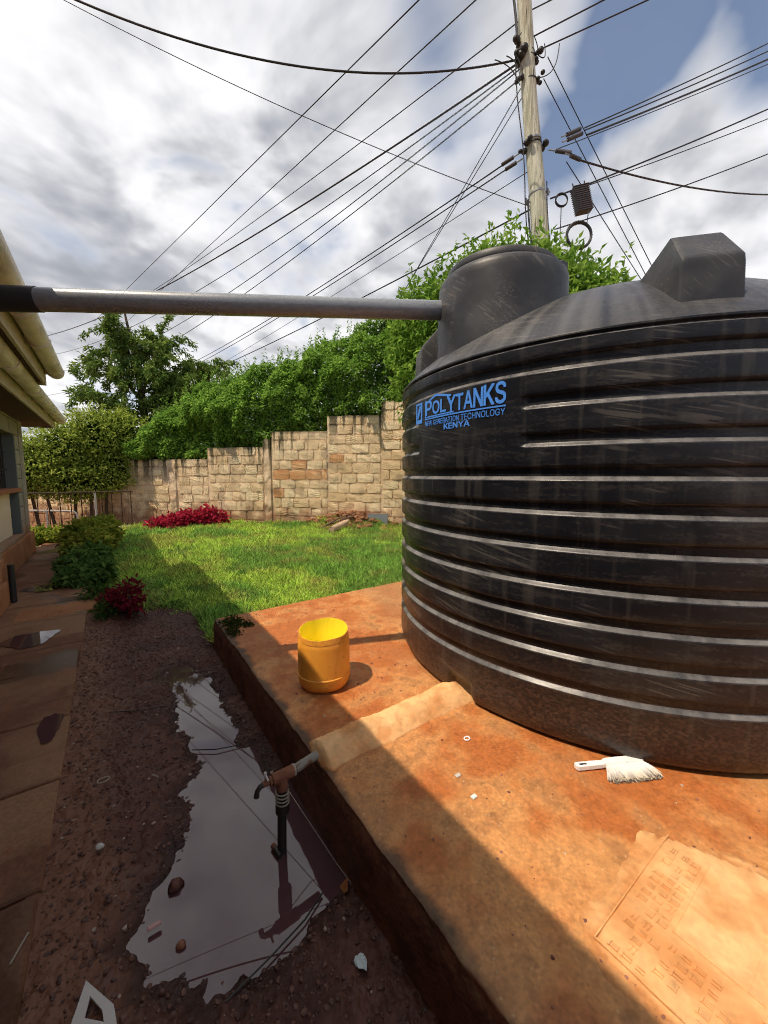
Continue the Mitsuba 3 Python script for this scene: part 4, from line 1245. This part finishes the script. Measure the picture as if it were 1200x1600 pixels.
CAB = [  # start, end, sag, radius, end stretch, label
    ((6.09, 4.54, 8.43), (-0.01, 7.5, 8.09), .52, .015, .5, 'thick sagging black cable across the top left of the sky'),
    ((6.26, 4.3, 6.0), (-0.18, 8.5, 8.88), .16, .006, .5, 'very thin wire crossing all others from the top left corner'),
    ((4.18, 4.98, 8.5), (1.02, 21.98, 9.79), .1, .010, .4, 'leftmost straight wire leaving the top edge of the sky'),
    ((4.93, 4.54, 8.58), (2.43, 21.87, 10.12), .1, .010, .4, 'second straight wire leaving the top edge, right of the leftmost one'),
    ((6.08, 4.56, 9.04), (2.06, 21.9, 10.0), .15, .010, .4, 'highest wire running from the pole down to the left'),
    ((6.09, 4.54, 8.4), (-2.41, 29.9, 9.4), .62, .017, .25, 'thickest twisted cable running from the pole top to the left house eave'),
    ((6.1, 4.54, 8.35), (-2.13, 29.92, 8.42), .8, .010, .25, 'thin wire just below the thickest twisted cable on the left'),
    ((6.1, 4.53, 8.3), (-1.81, 29.95, 7.53), 1.0, .010, .25, 'second thin wire below the thickest twisted cable'),
    ((6.12, 4.5, 8.16), (-2.22, 29.92, 6.15), .9, .010, .25, 'lowest of the thin wires leaving the pole top to the left'),
    ((6.05, 4.62, 6.91), (4.23, 19.55, 7.08), .12, .012, .8, 'upper of two parallel cables held by grey clamps left of the pole'),
    ((6.08, 4.58, 6.82), (3.98, 19.6, 6.74), .12, .011, .8, 'lower of two parallel cables held by grey clamps left of the pole'),
    ((6.24, 4.34, 6.66), (4.36, 19.52, 6.44), .05, .007, .8, 'hair-thin wire under the two clamped cables on the left'),
    ((6.28, 4.27, 6.03), (4.09, 19.58, 6.21), .1, .014, .8, 'low black cable leaving the pole above the shrub to the left'),
    ((6.14, 4.48, 8.09), (5.98, 7.38, 5.91), .0, .008, .9, 'upper steep drop wire falling from the pole to behind the tank neck'),
    ((6.16, 4.45, 7.95), (5.77, 7.55, 5.49), .0, .008, .7, 'lower steep drop wire falling from the pole to behind the tank neck'),
    ((6.19, 4.42, 8.72), (7.09, 3.71, 9.21), .0, .011, 6, 'upper of the two short cables rising right from the pole to the top edge'),
    ((6.23, 4.36, 8.48), (7.72, 3.31, 9.25), .02, .011, 4, 'lower of the two short cables rising right from the pole to the top edge'),
    ((6.17, 4.44, 9.13), (6.51, 4.3, 9.37), .0, .010, 12, 'topmost short wire rising right from the pole'),
    ((6.75, 3.75, 7.14), (10.73, 2.41, 9.62), .02, .010, 1, 'uppermost of the bundled cables running to the upper right corner'),
    ((6.75, 3.75, 7.10), (10.73, 2.41, 9.48), .02, .010, 1, 'second of the bundled cables running to the upper right corner'),
    ((6.77, 3.72, 7.02), (10.74, 2.4, 9.34), .02, .015, 1, 'thickest of the bundled cables running to the upper right corner'),
    ((6.45, 4.02, 6.86), (10.74, 2.39, 9.25), .02, .007, 1, 'thin lowest wire of the bundle running to the upper right corner'),
    ((6.62, 3.78, 6.62), (12.73, 2.63, 7.83), .13, .015, 1, 'thick cable bowing gently down to the right edge of the sky'),
    ((6.4, 4.1, 6.1), (10.75, 2.34, 8.43), .03, .013, 1, 'cable carrying the ribbed closure box, rising to the right'),
    ((6.42, 4.07, 6.11), (10.75, 2.32, 8.25), .03, .008, 1, 'thin wire just below the cable with the closure box'),
    ((6.45, 4.03, 5.59), (10.76, 2.28, 7.6), .04, .010, 1, 'lowest wire leaving the pole to the right, above the shrub'),
    ((6.29, 4.26, 8.32), (8.81, 3.55, 5.54), .0, .008, .95, 'left one of two steep parallel stay wires right of the pole'),
    ((6.34, 4.2, 8.1), (8.86, 3.55, 5.54), .0, .008, .95, 'right one of two steep parallel stay wires right of the pole'),
    ((6.52, 3.91, 6.62), (8.58, 3.6, 5.35), .0, .008, 2.5, 'short steep wire behind the ribbed closure box'),
]
CAB[26] = ((6.32, 4.2, 8.32), (8.90, 3.48, 5.54), .0, .008, .95, CAB[26][5])
CAB[27] = ((6.30, 4.25, 8.02), (8.80, 3.59, 5.48), .0, .008, .95, CAB[27][5])
for a, c, sg, r0, ex, lab in CAB:
    a, c = Z3(*a), Z3(*c)
    tmax = 1 + ex
    ts = np.linspace(0, tmax, 40)
    pts = a + (c - a) * ts[:, None] - Z3(0, 0, 1) * (sg * 4 * ts * (1 - ts))[:, None]
    if ex > 2:
        pts = a + (c - a) * ts[:, None]
    if lab.startswith('leftmost straight') or lab.startswith('second straight'):
        ts = np.linspace(-.9, tmax, 40)
        pts = a + (c - a) * ts[:, None]
    one('cable', lab, 'cable', tube(pts, r0, 6), 'cable_black', smooth=True, group='overhead cables at the pole')
# strain clamps
for c0, dirv, ln, lab in (((6.05, 4.62, 6.92), (-.12, 1, .0), .22, 'upper dark strain clamp left of the pole'), ((6.08, 4.58, 6.82), (-.14, 1, 0), .20, 'lower dark strain clamp left of the pole'), ((6.52, 3.92, 7.04), (.80, -.28, .48), .30, 'upper dark strain clamp right of the pole'), ((6.52, 3.90, 6.95), (.80, -.28, .48), .32, 'lower dark strain clamp right of the pole'), ((6.42, 4.05, 6.83), (.55, -.75, -.35), .26, 'short dark strain clamp slanting down right of the pole'), ((6.56, 3.86, 6.70), (.98, -.2, .02), .22, 'dark cable sleeve at the start of the bowing right cable')):
    c0, dv_ = Z3(*c0), unit(Z3(*dirv))
    k = thing('strain_clamp', lab, 'clamp', 'clamps holding the cables to the pole')
    add('sleeve', tube([c0, c0 + dv_ * ln], .032, 10), 'closure_grey', k, smooth=40)
    add('eye', tube([c0 - dv_ * .12, c0], .011, 6), 'steel_band', k, smooth=40)
# ribbed closure box hanging on a cable
cb = thing('closure_box', 'ribbed grey splice box hanging from a cable right of the pole', 'box')
o = Z3(6.73, 3.73, 6.01)
ex_, ez_ = unit(Z3(.80, -.56, .22)), unit(Z3(.05, .03, 1))
ey_ = unit(np.cross(ez_, ex_))
MB = np.eye(4)
MB[:3, 0], MB[:3, 1], MB[:3, 2], MB[:3, 3] = ex_, ey_, np.cross(ex_, ey_), o
bb = box(-.125, .125, -.06, .06, -.22, .22, .012); bb.apply_transform(MB)
add('case', bb, 'closure_grey', cb)
for i in range(13):
    z = -.20 + i * .0333
    rb_ = box(-.130, .130, -.075, .075, z - .007, z + .007, .004); rb_.apply_transform(MB)
    add('rib', rb_, 'closure_grey', cb)
for x in (-.1, .1):
    hb = tube([(x, 0, .21), (x, 0, .29)], .010, 6); hb.apply_transform(MB)
    add('hanger', hb, 'metal_black', cb)
for c0, R_, r0, lab in (((6.64, 3.70, 5.40), .205, .022, 'large black coil of cable hanging below the splice box'), ((6.49, 3.95, 6.03), .10, .012, 'small coil of black wire between pole and splice box')):
    a = np.linspace(0, 2 * np.pi * 1.98, 60)
    c0 = Z3(*c0)
    pts = c0 + SIDE * (R_ * np.cos(a))[:, None] + Z3(0, 0, 1) * (R_ * np.sin(a))[:, None] + TO * (.02 * np.sin(a * .5))[:, None]
    k = thing('cable_coil', lab, 'coil')
    add('turns', tube(pts, r0, 7), 'cable_black', k, smooth=50)
    add('tail', tube([c0 + SIDE * (R_ * .6) + (0, 0, R_ * .8), c0 + SIDE * R_ * .7 + (0, 0, R_ * .8 + .3)] if R_ > .15 else [c0 - (0, 0, R_), c0 - (0, 0, R_ + .8)], .008, 6), 'cable_black', k)

# ------------------------------------------------------------------ standpipe with tap
sp = thing('standpipe', 'rusty water standpipe with a tap rising from the puddle beside the platform', 'standpipe')
zp, yp, xp = .300, 1.285, .452
add('outlet', tube([(.60, 1.30, zp + .008), (xp + .055, yp + .004, zp)], .0165, 14), 'pipe_galv', sp, smooth=40)
add('ring', tube([(xp + .052, yp + .003, zp), (xp + .042, yp + .003, zp)], .0205, 14), 'wrap_white', sp, smooth=40)
add('tee', cat(tube([(xp + .045, yp + .003, zp), (xp - .035, yp, zp)], .0205, 14), tube([(xp, yp, zp), (xp, yp, zp - .05)], .0205, 14)), 'pipe_rust', sp, smooth=40)
add('riser', tube([(xp, yp, zp - .04), (xp - .002, yp, zp - .12), (xp - .008, yp, -.06)], [.0165, .0165, .017], 14), 'pipe_dark', sp, smooth=40)
a = np.linspace(0, 6.283 * 4, 60)
add('wire_wrap', tube(np.stack([xp + .0235 * np.cos(a), yp + .0235 * np.sin(a), zp - .05 - .055 * a / a[-1]], -1), .0028, 5), 'wrap_white', sp, smooth=50)
add('collar', tube([(xp, yp, zp - .105), (xp, yp, zp - .14)], .0255, 14), 'pipe_dark', sp, smooth=40)
tp = add('tap', cat(tube([(xp - .035, yp, zp), (xp - .045, yp, zp)], .016, 6), tube([(xp - .040, yp, zp), (xp - .070, yp - .001, zp)], [.011, .010], 12), tube([(xp - .056, yp, zp), (xp - .056, yp, zp + .016)], .0075, 6), tube([(xp - .056, yp, zp + .014), (xp - .056, yp, zp + .024)], .004, 8)), 'pipe_rust', sp, smooth=40)
add('spout', tube([(xp - .064, yp, zp), (xp - .080, yp - .001, zp - .003), (xp - .090, yp - .002, zp - .013), (xp - .094, yp - .002, zp - .034)], [.0095, .009, .0085, .010], 10), 'pipe_dark', tp, smooth=40)
add('handle', cat(hull([(xp - .060, yp - .020, zp + .022), (xp - .052, yp - .020, zp + .022), (xp - .060, yp + .020, zp + .024), (xp - .052, yp + .020, zp + .024), (xp - .058, yp - .019, zp + .027), (xp - .054, yp + .019, zp + .029)]), tube([(xp - .056, yp + .012, zp + .024), (xp - .056, yp + .014, zp + .032)], .005, 8)), 'dirty_white', tp)
one('wire', 'thin pale wire hanging from the standpipe along the platform side', 'wire', tube([(xp + .02, yp - .01, zp - .06), (.53, 1.22, .12), (.585, 1.12, .012), (.60, .98, .01)], .0016, 5), 'wrap_white')
k = thing('pipe_stub', 'short dark pipe fitting lying in the puddle beside the standpipe', 'pipe fitting')
add('barrel', tube([(.425, 1.300, .010), (.432, 1.262, .008)], .011, 12), 'pipe_dark', k, smooth=40)
add('cap', tube([(.425, 1.302, .010), (.422, 1.318, .011)], .0095, 12), 'pipe_rust', k, smooth=40)

# ------------------------------------------------------------------ yellow bucket
bk = thing('bucket', 'cut-open orange-yellow plastic jerrycan used as a bucket, standing on the platform', 'bucket')
BC = (.890, 1.815)
R0 = .139
prof = [(.02, .004), (.105, .003), (.125, .010), (R0 - .003, .028), (R0, .05), (R0 + .001, .070), (R0 + .004, .073), (R0 + .004, .077), (R0, .080), (R0, .15), (R0 - .001, .235), (R0 - .003, .26), (R0 - .007, .264), (R0 - .003, .268), (R0 - .006, .30)]
th_ = [(R0 - .009, .30), (R0 - .008, .26), (R0 - .006, .15), (R0 - .006, .05), (.12, .016), (.02, .010), (.001, .010)]


def bucket_mesh(pr_):
    m = lathe(pr_, 64)
    v = np.array(m.vertices)
    a = np.arctan2(v[:, 1], v[:, 0])
    f = np.clip((v[:, 2] - .24) / .06, 0, 1)
    v[:, 2] += f * (.010 * np.cos(a - 1.0) + .0025 * np.sin(3 * a) + .0012 * np.sin(7 * a + 1))
    v[:, 0] *= 1 + .02 * np.sin(2 * a) * f
    v[:, :2] *= (1 + .006 * np.sin(a * 4))[:, None]
    return trimesh.Trimesh(v + [BC[0], BC[1], .276], m.faces, process=False)


add('shell', bucket_mesh(prof + th_[:1]), 'bucket_mat', bk, smooth=40)
add('inside', bucket_mesh(th_), 'bucket_inside', bk, smooth=40)

# ------------------------------------------------------------------ hand brush
br = thing('hand_brush', 'white hand brush with splayed worn bristles lying on the platform near the tank', 'brush')
h0, h1 = Z3(1.385, .690, .292), Z3(1.625, .560, .300)
u = unit((h1 - h0) * (1, 1, 0))
v_ = Z3(u[1], -u[0], 0)
hv = lambda a, b_, c_: h0 + u * a + v_ * b_ + Z3(0, 0, c_)
L_ = float(np.linalg.norm((h1 - h0)[:2]))
P = [hv(a, b_, c_) for a, w_ in ((0, .008), (.008, .013), (.10, .012), (.125, .010)) for b_ in (-w_, w_) for c_ in (-.007, .008)]
hdl = add('handle', hull(P), 'white_plastic', br)
add('slot', hull([hv(a, b_, c_) for a in (.016, .046) for b_ in (-.004, .004) for c_ in (.007, .0088)]), 'closure_grey', hdl)
P = [hv(a, b_, c_) for a, w_ in ((.115, .010), (.135, .016), (L_ - .004, .016), (L_, .012)) for b_ in (-w_, w_) for c_ in (-.004, .012)]
add('head', hull(P), 'white_plastic', br)
BM, BCo = [], []
rr = np.random.default_rng(4)
for i in range(430):
    t = rr.uniform(.118, L_ - .006)
    f = (t - .12) / (L_ - .12)
    b0 = hv(t, rr.uniform(.008, .016), rr.uniform(-.004, .010))
    ln = rr.uniform(.066, .074)
    sp_ = (f - .40) * .8 + rr.normal() * (.06 + .5 * max(0, .3 - f))
    d = unit(v_ + u * sp_ + Z3(0, 0, -.13 + rr.normal() * .04))
    e = b0 + d * ln
    e[2] = max(e[2], .279)
    BM.append(tube([b0, (b0 + e) / 2 + (0, 0, .003), e], [.0020, .0020, .0016], 4, False))
    dark = .25 if rr.random() < .45 else .8
    c0 = Z3(.74, .73, .70)
    tipc = Z3(.62, .55, .42) if rr.random() < .6 else Z3(.12, .09, .07)
    BCo.append(np.vstack([np.repeat(c0[None], 8, 0), np.repeat(tipc[None], 4, 0)]))
tag(add('bristles', cat(*BM), 'bristle_mat', br, color=np.vstack(BCo)), kind='stuff')

# ------------------------------------------------------------------ litter
one('plastic_scrap', 'broken white triangular plastic piece lying on the mud at the bottom of the picture', 'plastic scrap',
    trimesh.Trimesh(np.array(trimesh.creation.extrude_polygon(shapely.Polygon([(-.155, 1.115), (-.128, 1.20), (-.068, 1.10), (-.060, 1.04)]).difference(shapely.Polygon([(-.128, 1.112), (-.118, 1.155), (-.092, 1.105), (-.088, 1.075)])), .006, engine='earcut').vertices) + [0, 0, .045], trimesh.creation.extrude_polygon(shapely.Polygon([(-.155, 1.115), (-.128, 1.20), (-.068, 1.10), (-.060, 1.04)]).difference(shapely.Polygon([(-.128, 1.112), (-.118, 1.155), (-.092, 1.105), (-.088, 1.075)])), .006, engine='earcut').faces), 'dirty_white')


def stone(name, lab, c, s, m, catg='stone', seed=0):
    rr = np.random.default_rng(seed)
    v = np.array(icos.vertices) * (.75 + .5 * rr.random((len(icos.vertices), 1))) * s
    one(name, lab, catg, trimesh.Trimesh(v + np.array(c), icos.faces, process=False), m, smooth=60)


scene['pebble_rust'] = pr((.20, .075, .04), .6)
scene['pebble_pink'] = pr((.45, .25, .22), .6)
scene['leaf_dry'] = pr((.42, .17, .05), .6)
stone('pebble', 'rust brown stone standing alone in the puddle', (.094, 1.178, .006), (.013, .011, .012), 'pebble_rust', seed=1)
stone('pebble', 'dark round lump at the puddle edge, beyond the rust brown stone', (.105, 1.372, .006), (.024, .022, .018), 'mud_mat', seed=2)
one('brick_chip', 'small pink tile chip lying at the left puddle edge', 'chip', box(.015, .052, 1.262, 1.276, .014, .024, .003), 'pebble_pink')
stone('snail_shell', 'small pale snail shell on the mud, middle left', (-.106, 1.646, .047), (.014, .012, .011), 'dirty_white', 'shell', 3)
a = np.linspace(0, 6.283, 30)
one('ring', 'pale oval rubber ring lying on the mud left of the puddle', 'ring', tube(np.stack([-.100 + .022 * np.cos(a), 2.015 + .016 * np.sin(a), a * 0 + .050], -1), .0025, 6), 'wrap_white')
one('dry_leaf', 'curled orange dry leaf at the waterline of the platform wall', 'leaf', leaf_mesh(np.array([[.56, 1.02, .005]]), unit(np.array([[.35, .2, .8]])), unit(np.array([[-.6, -.4, .3]])), .045, .03, np.ones((1, 3)) * .5, .5)[0], 'leaf_dry')
scene['paper_pale'] = pr((.55, .62, .60), .7)
one('paper_scrap', 'crumpled pale paper scrap on the mud below the platform, near the bottom', 'paper scrap', trimesh.Trimesh(np.array(icos.vertices) * (.75 + .7 * np.random.default_rng(6).random((len(icos.vertices), 1))) * (.014, .020, .008) + (.50, .815, .040), icos.faces, process=False), 'paper_pale')
for c, lab in (((1.60, 1.135, .277), 'small white loop of plastic on the platform, closest to the tank'), ((1.18, 1.05, .277), 'small white bottle ring on the platform, left of the mortar ridge end')):
    one('plastic_ring', lab, 'ring', tube(np.stack([c[0] + .013 * np.cos(a), c[1] + .010 * np.sin(a), a * 0 + c[2] + .003], -1), .0028, 6), 'white_plastic')
for c, lab, m in (((.975, .83, .281), 'pale fleck of dried paint on the sunlit platform, nearest the shadow edge', 'paper_pale'), ((1.0, .93, .281), 'larger pale paint fleck on the platform, beyond the smaller one', 'dirty_white')):
    one('paint_fleck', lab, 'fleck', box(c[0] - .011, c[0] + .011, c[1] - .008, c[1] + .008, c[2] - .004, c[2] + .002, .002), m)
for P_, lab in (([(.26, 2.05, .012), (.36, 1.98, .014), (.47, 1.95, .010)], 'thin dark twig reaching across the puddle from its left bank'), ([(.17, .96, .02), (.30, .99, .012), (.42, 1.02, .012), (.50, 1.06, .01)], 'long thin twig lying in the near end of the puddle'), ([(-.08, 2.60, .05), (.06, 2.52, .05), (.18, 2.50, .045)], 'thin dark twig half sunk in the mud left of the puddle'), ([(-.30, 1.36, .056), (-.272, 1.43, .056)], 'short pale straw on the nearest paver'), ([(.08, 1.93, .046), (.10, 1.90, .046)], 'tiny pale straw on the mud beside the puddle')):
    one('twig', lab, 'twig', tube(P_, .0028, 5), 'wrap_white' if 'pale' in lab else 'pipe_dark')
